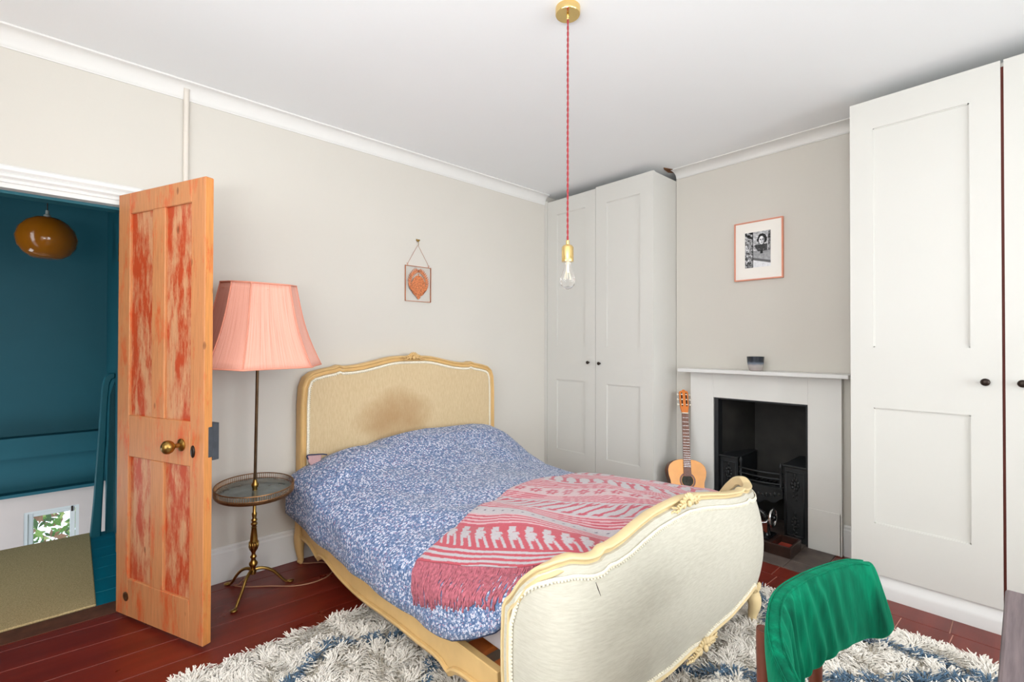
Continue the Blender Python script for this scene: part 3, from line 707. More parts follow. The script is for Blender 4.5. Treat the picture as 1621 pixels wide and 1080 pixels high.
vs = [0, 0.004, 0.015, 0.027, 0.04, 0.06, 0.08, 0.115, 0.14, 0.17, 0.21, 0.235, 0.26, 0.285, 0.31, 0.335, 0.36, 0.385, 0.405, 0.425, 0.442, 0.454, 0.462, 0.468]
outl = [(gw(v), v) for v in vs]+[(-gw(v), v) for v in vs[-2:0:-1]]
sh = (0, 0.315); hr = 0.042
g = G(); n = len(outl); TD = 0.045
g.prism(outl, lambda a, b, d: GT(a, b, d), -0.045, 0.0405)
body = obj('body', g, m_gside, gr, smooth=True, auto=50, label='dark brown sides and back')
# soundboard with hole
g = G(); ring = 40; V = []; F = []
import bisect
def edge_at(ang):
    c, s_ = math.cos(ang), math.sin(ang); lo, hi = 0, 0.5
    for _ in range(30):
        m_ = (lo+hi)/2; a, b = sh[0]+c*m_, sh[1]+s_*m_
        if 0 <= b <= 0.468 and abs(a) < gw(b): lo = m_
        else: hi = m_
    return lo
for k in range(ring*2):
    a = PI*k/ring; R0 = edge_at(a)
    for q in range(2):
        rr = hr if q == 0 else R0-0.001; V.append(GT(sh[0]+math.cos(a)*rr, sh[1]+math.sin(a)*rr, 0.044))
    V.append(GT(sh[0]+math.cos(a)*hr, sh[1]+math.sin(a)*hr, 0.041))
for k in range(ring*2):
    k2 = (k+1) % (ring*2); F.append((k*3, k*3+1, k2*3+1, k2*3)); F.append((k*3, k2*3, k2*3+2, k*3+2))
g.add(V, F); obj('soundboard', g, m_spruce, gr)
g = G(); circ = [GT(sh[0]+0.051*math.cos(2*PI*k/40), sh[1]+0.051*math.sin(2*PI*k/40), 0.044) for k in range(40)]
pr = [(0, -0.006), (0.0008, -0.006), (0.0008, 0.006), (0, 0.006)]; g.sweep(circ, pr, gn, closed=True); obj('rosette', g, m_rosewood, gr)
g = G(); cc = [GT(sh[0]+0.0415*math.cos(2*PI*k/40), sh[1]+0.0415*math.sin(2*PI*k/40), 0.0412) for k in range(40)]; g.add(cc, [tuple(range(40))]); obj('sound_hole', g, plain('hole_dark', (58, 60, 48), 0.8, var=0.4, scale=30), gr)
g = G(); nk = [(-0.0265, 0.375), (0.0265, 0.375), (0.0225, 0.80), (-0.0225, 0.80)]
g.prism([(-0.027, 0.345), (0.027, 0.345), (0.0225, 0.80), (-0.0225, 0.80)], lambda a, b, d: GT(a, b, d), 0.0445, 0.051); fbd = obj('fingerboard', g, m_rosewood, gr)
g = G(); g.prism([(-0.024, 0.44), (0.024, 0.44), (0.021, 0.81), (-0.021, 0.81)], lambda a, b, d: GT(a, b, d), 0.024, 0.0445); obj('neck', g, m_gside, gr, bevel=0.008, bseg=2)
g = G()
for i in range(1, 20):
    v = 0.80-0.58*(1-2**(-i/12))
    if v < 0.36: break
    hw = lerp(0.0225, 0.0265, (0.80-v)/0.43); g.prism([(-hw, v-0.0011), (hw, v-0.0011), (hw, v+0.0011), (-hw, v+0.0011)], lambda a, b, d: GT(a, b, d), 0.051, 0.0522)
obj('frets', g, m_silver, fbd, kind='stuff')
g = G(); g.prism([(-0.023, 0.80), (0.023, 0.80), (0.023, 0.806), (-0.023, 0.806)], lambda a, b, d: GT(a, b, d), 0.044, 0.055); obj('nut', g, m_ivory, gr)
# headstock: with two slots
hp = lambda a, b, d: GT(a, b, d-0.10*(b-0.806))
g = G()
g.prism([(-0.022, 0.806), (0.022, 0.806), (0.031, 0.845), (0.033, 0.96), (0.030, 0.972), (0.015, 0.975), (0.006, 0.985), (-0.006, 0.985), (-0.015, 0.975), (-0.030, 0.972), (-0.033, 0.96), (-0.031, 0.845)], hp, 0.028, 0.046)
hd = obj('headstock', g, m_head, gr, bevel=0.002)
for s_ in (-1, 1):
    g = G(); c0 = 0.0165*s_; sl = [(c0+0.0055*math.cos(a), (0.955 if math.sin(a) >= 0 else 0.860)+0.0055*math.sin(a)) for a in [2*PI*k/16 for k in range(16)]]
    g.prism(sl, hp, 0.0462, 0.0466); obj('slot', g, m_dark, hd)
    for q, v in enumerate((0.868, 0.907, 0.946)):
        g = G(); g.tube([hp(c0-0.006, v, 0.048), hp(c0+0.006, v, 0.048)], 0.0042, 8); obj('string_roller', g, m_ivory, hd, smooth=True, auto=50)
        g = G(); g.tube([hp(0.033*s_, v, 0.036), hp(0.041*s_, v, 0.036)], 0.002, 6); g.ball(hp(0.046*s_, v, 0.036), 0.006, 0.006, 0.008); obj('tuning_peg', g, m_ivory, hd, smooth=True)
g = G()
for k in range(6):
    a = (k-2.5); g.tube([GT(a*0.0072, 0.805, 0.0552), GT(a*0.0095, 0.130, 0.0555)], 0.0005, 4)
obj('strings', g, m_silver, gr, kind='stuff')
g = G(); g.prism([(-0.085, 0.120), (0.085, 0.120), (0.085, 0.145), (-0.085, 0.145)], lambda a, b, d: GT(a, b, d), 0.044, 0.053); obj('bridge', g, m_rosewood, gr, bevel=0.002)

# ------------------------------------------------------------------ pictures
# photograph in rose copper frame on the chimney breast
fr = empty('framed_photograph', (3.51, 1.265, 1.96), 'black and white photograph in thin rose copper frame above the fireplace', 'picture')
py0, py1, pz0, pz1 = 1.103, 1.423, 1.757, 2.171
g = G(); fw, fd = 0.009, 0.022
X1 = XR-0.001
for (a, b, c, d) in ((py0, py0+fw, pz0, pz1), (py1-fw, py1, pz0, pz1), (py0+fw, py1-fw, pz0, pz0+fw), (py0+fw, py1-fw, pz1-fw, pz1)): g.box(X1-fd, a, c, X1, b, d)
obj('frame', g, m_rose, fr, bevel=0.0015)
box('mount', (X1-fd+0.006, py0+fw, pz0+fw, X1-0.002, py1-fw, pz1-fw), m_mat, fr)
NY, NZ = 70, 104
qy0, qy1, qz0, qz1 = 1.181, 1.349, 1.845, 2.093
def photo_val(u, v):     # u 0..1 left->right (photo left = large y), v 0..1 bottom->top
    n1 = noise.noise(Vector((u*9, v*13, 3)))*0.5+noise.noise(Vector((u*24, v*34, 1)))*0.5
    if u < 0.33:
        val = 0.52+1.0*n1
        if v > 0.80: val = 0.35+0.9*n1+0.3*math.sin((v*2+u)*22)
        if u > 0.30: val = 0.12
        if v < 0.16: val = 0.35+1.2*n1
        return val
    val = 0.72+0.5*n1
    if v < 0.47: val = 0.55+0.15*n1+0.25*(0.47-v)
    e = 0.26-0.12*(u-0.33)/0.67
    if v < e+0.02 and v > e-0.05: val = 0.35
    elif v <= e-0.05: val = 0.92+0.15*n1
    cu, cv = 0.66, 0.76
    hairr = math.hypot((u-cu-0.01)/0.19, (v-cv-0.02)/0.155)+0.25*n1
    if hairr < 1: val = 0.10+0.3*max(0, n1)
    if 0.44 < v < 0.64 and 0.36+0.10*abs(v-0.6)/0.1 < u < 0.88 and n1 > -0.5: val = 0.16+0.35*abs(n1)
    if 0.37 < v < 0.46 and 0.60 < u < 0.70: val = 0.12
    fc = math.hypot((u-0.655)/0.105, (v-0.745)/0.115)
    if fc < 1:
        val = 0.97 - (0.35 if u > 0.70 else 0)
        if abs(v-0.765) < 0.014 and (abs(u-0.615) < 0.028 or abs(u-0.70) < 0.028): val = 0.08
        if abs(v-0.675) < 0.012 and abs(u-0.655) < 0.03: val = 0.15
        if abs(u-0.662) < 0.012 and 0.70 < v < 0.745: val = 0.4
    if u > 0.90 and v > 0.45: val = 0.35+0.9*n1
    return val
V = []; C = []
for i in range(NY):
    for j in range(NZ):
        u = i/(NY-1); v = j/(NZ-1); V.append((X1-fd+0.0052, lerp(qy1, qy0, u), lerp(qz0, qz1, v)))
        c = max(0.03, min(0.95, photo_val(u, v)))**1.8; C.append((c, c, c*1.02))
F = [(i*NZ+j, (i+1)*NZ+j, (i+1)*NZ+j+1, i*NZ+j+1) for i in range(NY-1) for j in range(NZ-1)]
o = obj('print', G().add(V, F), m_print, fr); vcol(o, np.array(C))
# hanging glass frame with copper leaf print over the bed
hg = empty('hanging_glass_frame', (1.835, 2.99, 1.74), 'glass frame with copper wreath print hanging by chain above the bed', 'picture')
ax0, ax1, az0, az1 = 1.728, 1.943, 1.612, 1.868; yw = 2.991
g = G(); q = 0.0035
for (a, b, c, d) in ((ax0, ax0+q, az0, az1), (ax1-q, ax1, az0, az1), (ax0, ax1, az0, az0+q), (ax0, ax1, az1-q, az1)): g.box(a, yw-0.004, c, b, yw+0.004, d)
g.tube([(ax0+0.02, yw, az1), (ax0+0.02, yw-0.001, az1+0.012), (ax0+0.012, yw, az1+0.014)], 0.002, 6); g.tube([(ax1-0.02, yw, az1), (ax1-0.02, yw, az1+0.012), (ax1-0.012, yw, az1+0.014)], 0.002, 6)
obj('frame', g, m_copper, hg)
m_pane = NT('thin_glass'); m_pane.col((1, 1, 1, 1)); m_pane = m_pane.set(0.03, 0, 0.5, Transmission_Weight=1.0, IOR=1.02)
box('glass', (ax0+q, yw-0.0015, az0+q, ax1-q, yw-0.0005, az1-q), m_pane, hg)
g = G()
cx_, cz_ = (ax0+ax1)/2, 1.732
def leaf(px, pz, ang, L, W, y):
    c, s_ = math.cos(ang), math.sin(ang); P = []
    for t, w_ in ((0, 0.15), (0.35, 1), (0.7, 0.7), (1, 0.0)): P.append((t*L, w_*W))
    V = [(px+c*t-s_*w_, y, pz+s_*t+c*w_) for t, w_ in P]+[(px+c*t+s_*w_, y, pz+s_*t-c*w_) for t, w_ in P[::-1][1:]]
    V2 = [(p[0], p[1]-0.0006, p[2]) for p in V]; m = len(V)
    g.add(V+V2, [tuple(range(m)), tuple(range(2*m-1, m-1, -1))]+[(i, (i+1) % m, m+(i+1) % m, m+i) for i in range(m)])
for s_ in (-1, 1):
    for k in range(17):
        t = k/16; a = lerp(-PI/2+0.25, PI/2-0.12, t); rr = 0.066 if t < 0.6 else lerp(0.066, 0.052, (t-0.6)/0.4)
        px = cx_+s_*rr*math.cos(a); pz = cz_+0.012+0.082*math.sin(a)
        ang = (PI/2-lerp(1.05, 0.45, t)) if s_ > 0 else PI/2+lerp(1.05, 0.45, t)
        leaf(px, pz, ang, 0.034, 0.0045, yw-0.003)
        leaf(px-s_*0.012, pz-0.004, ang, 0.030, 0.004, yw-0.0036)
# central shield-like foliage mass with openings
egg = [(cx_+0.058*math.sin(t)*(1-0.18*math.cos(t)), yw-0.0030, cz_-0.006-0.078*math.cos(t)*-1*(1 if math.cos(t) > 0 else 0.98)) for t in [2*PI*k/40 for k in range(40)]]
egg = [p for p in egg if not (p[2] > cz_+0.055 and abs(p[0]-cx_) < 0.014)]
g.add(egg, [tuple(range(len(egg)))])
for k in range(60):
    a = random.uniform(0, 2*PI); rr = math.sqrt(random.random()); px = cx_+rr*0.052*math.cos(a); pz = cz_-0.012+rr*0.068*math.sin(a)
    leaf(px, pz, PI/2+random.uniform(-0.9, 0.9), 0.024, 0.0055, yw-0.0042-0.0003*random.random())
leaf(cx_, 1.66, -PI/2, 0.032, 0.018, yw-0.003)
g.box(cx_-0.004, yw-0.003, 1.80, cx_+0.004, yw-0.0025, 1.815)
obj('wreath_print', g, plain('copper_print', (204, 122, 76), 0.5, 0.2, var=0.45, scale=130), hg, label='copper coloured leafy wreath print')
g = G(); g.tube([(ax0+0.02, yw, az1+0.012), (1.829, yw, 2.02)], 0.0012, 5); g.tube([(ax1-0.02, yw, az1+0.012), (1.835, yw, 2.02)], 0.0012, 5); obj('chain', g, m_copper, hg)
g = G(); g.tube([(1.832, 2.999, 2.05), (1.832, 2.985, 2.05), (1.832, 2.982, 2.03), (1.832, 2.988, 2.018)], 0.002, 6); g.ball((1.832, 2.99, 2.056), 0.012, 0.006, 0.008); g.ball((1.822, 2.99, 2.060), 0.007, 0.005, 0.006); g.ball((1.842, 2.99, 2.060), 0.007, 0.005, 0.006)
obj('picture_hook', g, m_brass_old, loc=(1.832, 2.99, 2.05), label='small brass picture hook above the hanging glass frame', cat='hook', smooth=True)

# ------------------------------------------------------------------ pendant light
pl = empty('pendant_light', (1.467, 1.257, ZC), 'brass pendant light with bare bulb on a red twisted flex', 'pendant light')
px_, py_ = 1.467, 1.257
g = G(); g.lathe([(0.050, 0), (0.050, -0.026), (0.048, -0.029), (0.010, -0.029)], (px_, py_, ZC), seg=36); obj('ceiling_rose', g, m_brass, pl, smooth=True, auto=40)
g = G(); g.lathe([(0.0045, -0.029), (0.0045, -0.046), (0.003, -0.048)], (px_, py_, ZC), seg=12); obj('cord_grip', g, m_brass, pl, smooth=True, auto=40)
g = G(); nseg = 240; zt_, zb_ = ZC-0.04, 1.722
for s_ in (0, PI):
    g.tube([(px_+0.0021*math.cos(k*0.5+s_), py_+0.0021*math.sin(k*0.5+s_), lerp(zt_, zb_, k/nseg)) for k in range(nseg+1)], 0.0025, 5)
obj('twisted_flex', g, m_redcord, pl, smooth=True, label='red twisted fabric flex')
g = G(); g.lathe([(0.004, 0.0), (0.007, -0.002), (0.007, -0.018), (0.018, -0.022), (0.024, -0.030), (0.024, -0.088), (0.021, -0.088)], (px_, py_, 1.725), seg=28); obj('bulb_holder', g, m_brass, pl, smooth=True, auto=40)
g = G(); g.lathe([(0.012, 0), (0.014, -0.02), (0.019, -0.035), (0.027, -0.055), (0.0305, -0.075), (0.027, -0.095), (0.016, -0.107), (0.004, -0.112)], (px_, py_, 1.637), seg=28); bl = obj('bulb', g, m_glass, pl, smooth=True, auto=60, label='clear glass bulb')
g = G(); g.tube([(px_, py_, 1.637), (px_, py_, 1.590)], 0.005, 8)
for k in range(5):
    a = 2*PI*k/5; g.tube([(px_+0.004*math.cos(a), py_+0.004*math.sin(a), 1.60), (px_+0.012*math.cos(a), py_+0.012*math.sin(a), 1.565)], 0.0012, 5)
obj('filament', g, m_filament, bl)

# ------------------------------------------------------------------ floor lamp with tray
LB = Vector((0.704, 2.775, 0)); LT = Vector((0.695, 2.655, 1.62))
lz = (LT-LB).normalized(); lx = Vector((1, 0, 0)); lx = (lx-lz*lx.dot(lz)).normalized(); ly = lz.cross(lx)
def LM(x, y, z): return tuple(LB+lx*x+ly*y+lz*z)
lp = empty('floor_lamp', tuple(LB), 'tall brass floor lamp with pink pleated shade and round tray, left of the bed', 'floor lamp')
for (fx, fy) in ((0.588, 2.625), (0.872, 2.745), (0.625, 2.925)):
    d = Vector((fx, fy, 0))-Vector((LB.x, LB.y, 0)); L = d.length; d.normalize()
    P = [LB+Vector((0, 0, 0.108)), LB+d*0.02+Vector((0, 0, 0.112)), LB+d*0.05+Vector((0, 0, 0.108)), LB+d*0.085+Vector((0, 0, 0.090)), LB+d*0.115+Vector((0, 0, 0.060)), LB+d*(L-0.025)+Vector((0, 0, 0.022)), LB+d*(L-0.008)+Vector((0, 0, 0.008)), LB+d*(L+0.008)+Vector((0, 0, 0.007))]
    P = smooth_path(P, 4); g = G(); g.tube(P, [interp(i/(len(P)-1), [(0, 0.010), (0.3, 0.008), (0.85, 0.0065), (1, 0.006)]) for i in range(len(P))], 10)
    g.ball(LB+d*(L+0.012)+Vector((0, 0, 0.006)), 0.017, 0.015, 0.006, 12, 6)
    obj('leg', g, m_brass_old, lp, smooth=True, auto=60)
g = G(); prof = [(0.004, 0.088), (0.014, 0.092), (0.016, 0.105), (0.012, 0.113), (0.011, 0.126), (0.014, 0.132), (0.020, 0.142), (0.021, 0.151), (0.015, 0.160), (0.011, 0.166), (0.011, 0.176), (0.016, 0.184), (0.014, 0.190), (0.009, 0.198), (0.010, 0.208), (0.017, 0.222), (0.021, 0.240), (0.0225, 0.266), (0.019, 0.268), (0.017, 0.290), (0.012, 0.340), (0.014, 0.345), (0.010, 0.349), (0.014, 0.356), (0.016, 0.363), (0.010, 0.371), (0.015, 0.382), (0.009, 0.392), (0.012, 0.408), (0.012, 0.418), (0.008, 0.424), (0.008, 0.60)]
g.lathe(prof, (0, 0, 0), seg=20, T=LM)
g.lathe([(0.018, 0.50), (0.030, 0.504), (0.030, 0.512), (0.014, 0.516), (0.011, 0.53), (0.017, 0.545), (0.017, 0.553), (0.010, 0.565), (0.010, 0.572), (0.006, 0.58)], (0, 0, 0.02), seg=18, T=LM)
obj('turned_stem', g, m_brass_old, lp, smooth=True, auto=50)
g = G()
for k in range(12):
    a = 2*PI*k/12; g.tube([LM(0.0215*math.cos(a), 0.0215*math.sin(a), 0.264), LM(0.0215*math.cos(a), 0.0215*math.sin(a), 0.242), LM(0.0170*math.cos(a), 0.0170*math.sin(a), 0.222)], [0.0028, 0.0028, 0.0015], 6)
obj('fluting', g, m_brass_old, lp, smooth=True)
g = G(); g.tube([LM(0, 0, 0.57), LM(0, 0, 1.50)], 0.0075, 12); obj('pole', g, plain('dark_bronzed_brass', (104, 84, 62), 0.32, 0.9, var=0.2, scale=20), lp, smooth=True, auto=60)
tz = 0.535; tr_ = 0.185
tray = obj('tray', G().lathe([(0.004, tz-0.012), (tr_-0.004, tz-0.010), (tr_+0.001, tz-0.004), (tr_+0.002, tz+0.004), (tr_-0.002, tz+0.006), (0.004, tz+0.004)], (0, 0, 0), seg=48, T=LM), m_brass_dk, lp, smooth=True, auto=40, label='round dull brass tray')
obj('tray_top', G().lathe([(0.004, tz+0.004), (tr_-0.006, tz+0.004), (tr_-0.006, tz+0.008), (0.004, tz+0.008)], (0, 0, 0), seg=48, T=LM), plain('grey_green_marble', (82, 92, 90), 0.12, var=0.35, scale=14), tray, label='grey marble tray top')
g = G()
for zz, rr in ((tz+0.036, 0.0030), (tz+0.010, 0.002)):
    g.tube([LM(tr_*math.cos(2*PI*k/64), tr_*math.sin(2*PI*k/64), zz) for k in range(64)], rr, 6, closed=True)
for k in range(110):
    a = 2*PI*k/110; a2 = a+0.0
    g.tube([LM(tr_*math.cos(a), tr_*math.sin(a), tz+0.006), LM(tr_*math.cos(a2), tr_*math.sin(a2), tz+0.036)], 0.0018, 4)
obj('pierced_gallery', g, m_brass_dk, tray, kind='stuff', label='pierced brass gallery rim')
# shade
def silk():
    n = NT('pink_pleated_silk'); tc = n.add('ShaderNodeTexCoord'); sp = n.add('ShaderNodeSeparateXYZ'); n.link(tc.outputs['UV'], sp.inputs[0])
    cmb = n.add('ShaderNodeCombineXYZ'); n.link(n.math('MULTIPLY', sp.outputs[0], 44), cmb.inputs[0]); n.link(n.math('MULTIPLY', sp.outputs[1], 0.8), cmb.inputs[1])
    f = n.noise(cmb.outputs[0], 1.0, 4, 0.75); n.col(n.ramp(f, [(0.32, lin((216, 142, 120))), (0.46, lin((234, 168, 148))), (0.7, lin((241, 184, 166)))]))
    n.bump(f, 0.5, 0.004)
    return n.set(0.8, 0, 0.2, Sheen_Weight=0.2, Transmission_Weight=0.0)
m_silk = silk(); m_silkt = plain('shade_binding', (226, 150, 126), 0.8)
cs = [math.radians(a) for a in (213, 244, 308, 338, 402, 428, 492, 518)]
def hexpt(k, f, z, R):   # corner k to k+1, f in 0..1
    a, b = cs[k % 8], cs[(k+1) % 8]; x = lerp(math.cos(a), math.cos(b), f); y = lerp(math.sin(a), math.sin(b), f)
    bulge = 1-0.02*math.sin(PI*f)
    return LM(x*R*bulge, y*R*bulge, z)
SZ0, SZ1, SR0, SR1 = 1.205, 1.613, 0.303, 0.172
def shR(v): return lerp(SR0, SR1, v)-0.022*math.sin(PI*v)*(1-v*0.3)+0.004*0
g = G(); sh_root = None
for k in range(8):
    g = G(); nu, nv = 17, 14; V = []; UVs = []
    for i in range(nu):
        for j in range(nv):
            V.append(hexpt(k, i/(nu-1), lerp(SZ0, SZ1, j/(nv-1)), shR(j/(nv-1)))); UVs.append((k+i/(nu-1), j/(nv-1)))
    g.add(V, [(i*nv+j, (i+1)*nv+j, (i+1)*nv+j+1, i*nv+j+1) for i in range(nu-1) for j in range(nv-1)]); g.uv = UVs
    if sh_root is None:
        g0 = G()
        for zz, R in ((SZ0, SR0), (SZ1, SR1)):
            g0.tube([hexpt(q, f/6, zz, R+0.001) for q in range(8) for f in range(6)], 0.0042, 6, closed=True)
        for q in range(8): g0.tube([hexpt(q, 0, lerp(SZ0, SZ1, j/13), shR(j/13)+0.001) for j in range(14)], 0.003, 6)
        g0.tube([LM(-SR1*0.95, 0, SZ1-0.03), LM(SR1*0.95, 0, SZ1-0.03)], 0.002, 6); g0.tube([LM(0, -SR1*0.9, SZ1-0.03), LM(0, SR1*0.9, SZ1-0.03)], 0.002, 6)
        sh_root = obj('lamp_shade', g0, m_silkt, lp, smooth=True, label='pink panelled pleated silk shade')
    o = obj('shade_panel', g, m_silk, sh_root, smooth=True, fix=False)
    md = o.modifiers.new('t', 'SOLIDIFY'); md.thickness = 0.002
g = G(); g.lathe([(0.012, 1.34), (0.016, 1.35), (0.016, 1.42), (0.008, 1.43)], (0, 0, 0), T=LM, seg=16); g.ball(LM(0, 0, 1.47), 0.03, 0.03, 0.04, 16, 10); obj('lamp_bulb', g, m_ivory, lp, smooth=True)
g = G(); g.tube(smooth_path([(0.70, 2.80, 0.09), (0.66, 2.86, 0.02), (0.64, 2.90, 0.004), (0.68, 2.84, 0.004), (0.78, 2.76, 0.004), (0.88, 2.67, 0.004), (0.97, 2.64, 0.004), (1.06, 2.66, 0.004), (1.12, 2.74, 0.004), (1.10, 2.84, 0.004), (1.02, 2.90, 0.004), (0.99, 2.955, 0.004), (1.03, 2.96, 0.004)], 6), 0.0032, 6)
obj('power_cable', g, m_cable, lp, smooth=True)
# ================================================================== bed
bed = empty('bed', (1.745, 2.0, 0), 'cream upholstered antique French double bed with carved frame', 'bed')
m_linen = m_fabric('headboard_linen', (200, 174, 134), (216, 194, 156), 190, 26, ((1.63-1.745, 0, 0.81), (0.33, 0.21), (160, 116, 66)))
m_damask = m_fabric('footboard_damask', (190, 185, 170), (206, 202, 188), 26, 200)
hb_out = [(0.985, 0.16), (0.990, 0.50), (0.992, 0.94), (0.999, 1.045), (1.020, 1.100), (1.060, 1.130), (1.12, 1.146), (1.19, 1.158), (1.225, 1.170), (1.25, 1.162), (1.31, 1.164), (1.38, 1.172), (1.45, 1.186), (1.52, 1.202), (1.58, 1.214), (1.64, 1.220), (1.70, 1.221), (1.745, 1.221)]
def mirror(o): return o+[(3.49-a, b) for a, b in o[::-1][1:]]
hbo = mirror(hb_out)
hb = None
YH = 2.955
# upholstered panel
import bmesh
g = G(); prof_in = [(a+(1.745-a)*0.028, b-0.022) for a, b in hbo]
prof_in = [(a, max(b, 0.18)) for a, b in prof_in]
pp = [(prof_in[0][0], 0.18)]+prof_in[1:-1]+[(prof_in[-1][0], 0.18)]
g.prism(pp, lambda a, b, d: (a, d, b), YH-0.035, YH+0.022)
hbp = obj('headboard_panel', g, m_linen, bed, label='beige linen headboard with a brown stain')
# moulded frame
prf = [(-0.020, 0.0), (-0.018, -0.010), (-0.022, -0.022), (-0.012, -0.030), (0.0, -0.034), (0.020, -0.034), (0.030, -0.024), (0.034, -0.014), (0.026, -0.008), (0.024, 0.0)]
def frame_sweep(path, normals, outer_b=+1):
    # n axis = out of the face (towards viewer), b axis across the moulding
    pr = [(-0.030, 0.002), (0.034, 0.002), (0.042, -0.001), (0.046, -0.006), (0.044, -0.010), (0.037, -0.012), (0.033, -0.016), (0.034, -0.021), (0.039, -0.026), (0.043, -0.029), (0.042, -0.033), (0.034, -0.036), (-0.030, -0.036)]
    return [(a, b*outer_b) for a, b in pr]
pth = [Vector((a, YH-0.0, b)) for a, b in hbo]
g = G(); g.sweep(pth, frame_sweep(None, None, 1), Vector((0, -1, 0)))
hf = obj('headboard_frame', g, m_cream, bed, smooth=True, auto=35, label='cream gilt carved headboard frame')
# check side: the moulding must lie inside the outline
zc_in = [v.co.z for v in hf.data.vertices]
if max(zc_in) > 1.25:
    me = hf.data; bpy.data.objects.remove(hf); g = G(); g.sweep(pth, frame_sweep(None, None, -1), Vector((0, -1, 0))); hf = obj('headboard_frame', g, m_cream, bed, smooth=True, auto=35, label='cream gilt carved headboard frame')
def gimp_path(P, N, off, par, name='braid_trim'):
    g = G(); g.sweep(P, [(0, -0.007), (0.0035, -0.005), (0.0045, 0), (0.0035, 0.005), (0, 0.007)], N)
    # scallops
    acc = 0
    for i in range(len(P)-1):
        d = (P[i+1]-P[i]).length; steps = max(1, int(d/0.011)); t = (P[i+1]-P[i]).normalized()
        nn = Vector(N[i] if isinstance(N, list) else N); b = t.cross(nn)
        for q in range(steps):
            c = P[i].lerp(P[i+1], q/steps)+nn*0.002+b*off; g.ball(c, 0.0045, 0.0045, 0.0045, 5, 3)
    return obj(name, g, m_gimp, par, smooth=True, kind='stuff')
def inset(pts, d):
    out = []
    for i, (a, b) in enumerate(pts):
        p0 = Vector(pts[max(i-1, 0)]); p1 = Vector(pts[min(i+1, len(pts)-1)]); t = (p1-p0).normalized(); out.append((a+t.y*d, b-t.x*d))
    return out
hin = inset(hbo, 0.043)
gimp_path([Vector((a, YH-0.036, b)) for a, b in hin], Vector((0, -1, 0)), 0.008, hbp)
# crest carving
def carving(name, c, ex, ey, ez, R, par, n=26, mat=None, seed=1):
    """cluster of carved petals & leaves spread in plane (ex,ez), R = (w,h)"""
    rr = random.Random(seed); g = G()
    for k in range(9):
        a = PI*k/8; L = 0.020+0.006*math.sin(a)
        ctr = c+ex*(math.cos(a)*R[0]*0.28)+ez*(math.sin(a)*R[1]*0.55)+ey*0.006
        dirv = (ex*math.cos(a)+ez*math.sin(a)).normalized(); Rm = Matrix((dirv, ey, dirv.cross(ey))).transposed()
        g.ball(ctr, 0.016, 0.007, 0.006, 8, 5, R=Rm)
    g.ball(c+ey*0.012-ez*0.004, 0.013, 0.011, 0.013, 10, 6)
    for s in (-1, 1):
        for k in range(n//2):
            t = k/(n/2); p = c+ex*(s*R[0]*(0.25+0.75*t))+ez*(R[1]*(0.12*math.sin(t*9)-0.35*t))+ey*(0.008*(1-t))
            ang = rr.uniform(-0.5, 0.5)+(1 if k % 2 else -1)*0.7; dirv = (ex*math.cos(ang)*s+ez*math.sin(ang)).normalized(); Rm = Matrix((dirv, ey, dirv.cross(ey))).transposed()
            sz = 1-0.55*t; g.ball(p+ez*(0.007 if k % 2 else -0.006), 0.015*sz, 0.006*sz+0.002, 0.0055*sz, 8, 5, R=Rm)
    return obj(name, g, mat or m_cream, par, smooth=True)
carving('crest_carving', Vector((1.745, YH-0.048, 1.214)), Vector((1, 0, 0)), Vector((0, -1, 0)), Vector((0, 0, 1)), (0.095, 0.04), hf, 26)
# headboard legs (cabriole)
for s in (-1, 1):
    x = 1.745+s*0.745
    P = smooth_path([(x, YH, 0.30), (x-s*0.004, YH-0.008, 0.20), (x+s*0.006, YH-0.02, 0.13), (x+s*0.004, YH-0.022, 0.07), (x-s*0.002, YH-0.026, 0.02), (x+s*0.010, YH-0.032, 0.010)], 5)
    g = G(); g.tube(P, [interp(i/(len(P)-1), [(0, 0.026), (0.3, 0.034), (0.5, 0.026), (0.8, 0.015), (0.93, 0.016), (1.0, 0.010)]) for i in range(len(P))], 10)
    g.ball((x, YH-0.022, 0.016), 0.020, 0.020, 0.016, 10, 6)
    obj('leg', g, m_cream, bed, smooth=True)
# side rails
rail_bot = [(2.93, 0.150), (2.88, 0.145), (2.82, 0.150), (2.76, 0.142), (2.70, 0.124), (2.655, 0.108), (2.625, 0.130), (2.56, 0.140), (2.45, 0.122), (2.34, 0.108), (2.20, 0.102), (2.05, 0.106), (1.90, 0.118), (1.75, 0.126), (1.62, 0.128), (1.52, 0.134), (1.46, 0.130), (1.412, 0.112), (1.385, 0.132), (1.34, 0.146), (1.26, 0.152), (1.15, 0.160)]
rail_top = [(1.15, 0.254), (1.40, 0.250), (1.9, 0.240), (2.3, 0.240), (2.6, 0.232), (2.75, 0.235), (2.93, 0.262)]
for s in (-1, 1):
    x = 1.745+s*0.745; g = G(); rb = smooth_path([(a, b, 0) for a, b in rail_bot], 2); outl = [(v.x, v.y) for v in rb]+rail_top
    g.prism(outl, lambda a, b, d: (x-s*d, a, b), 0.0, 0.030)
    rl = obj('side_rail', g, m_cream, bed, bevel=0.003)
    g = G(); P = [Vector((x+s*0.001, v.x, v.y+0.012)) for v in rb]; prn = [(0, -0.013), (0.010, -0.011), (0.013, -0.004), (0.008, 0.004), (0.004, 0.012), (0, 0.014)]
    g.sweep(P, prn if s < 0 else [(a, b) for a, b in prn], Vector((s, 0, 0))); obj('rail_moulding', g, m_cream, rl, smooth=True, auto=40)
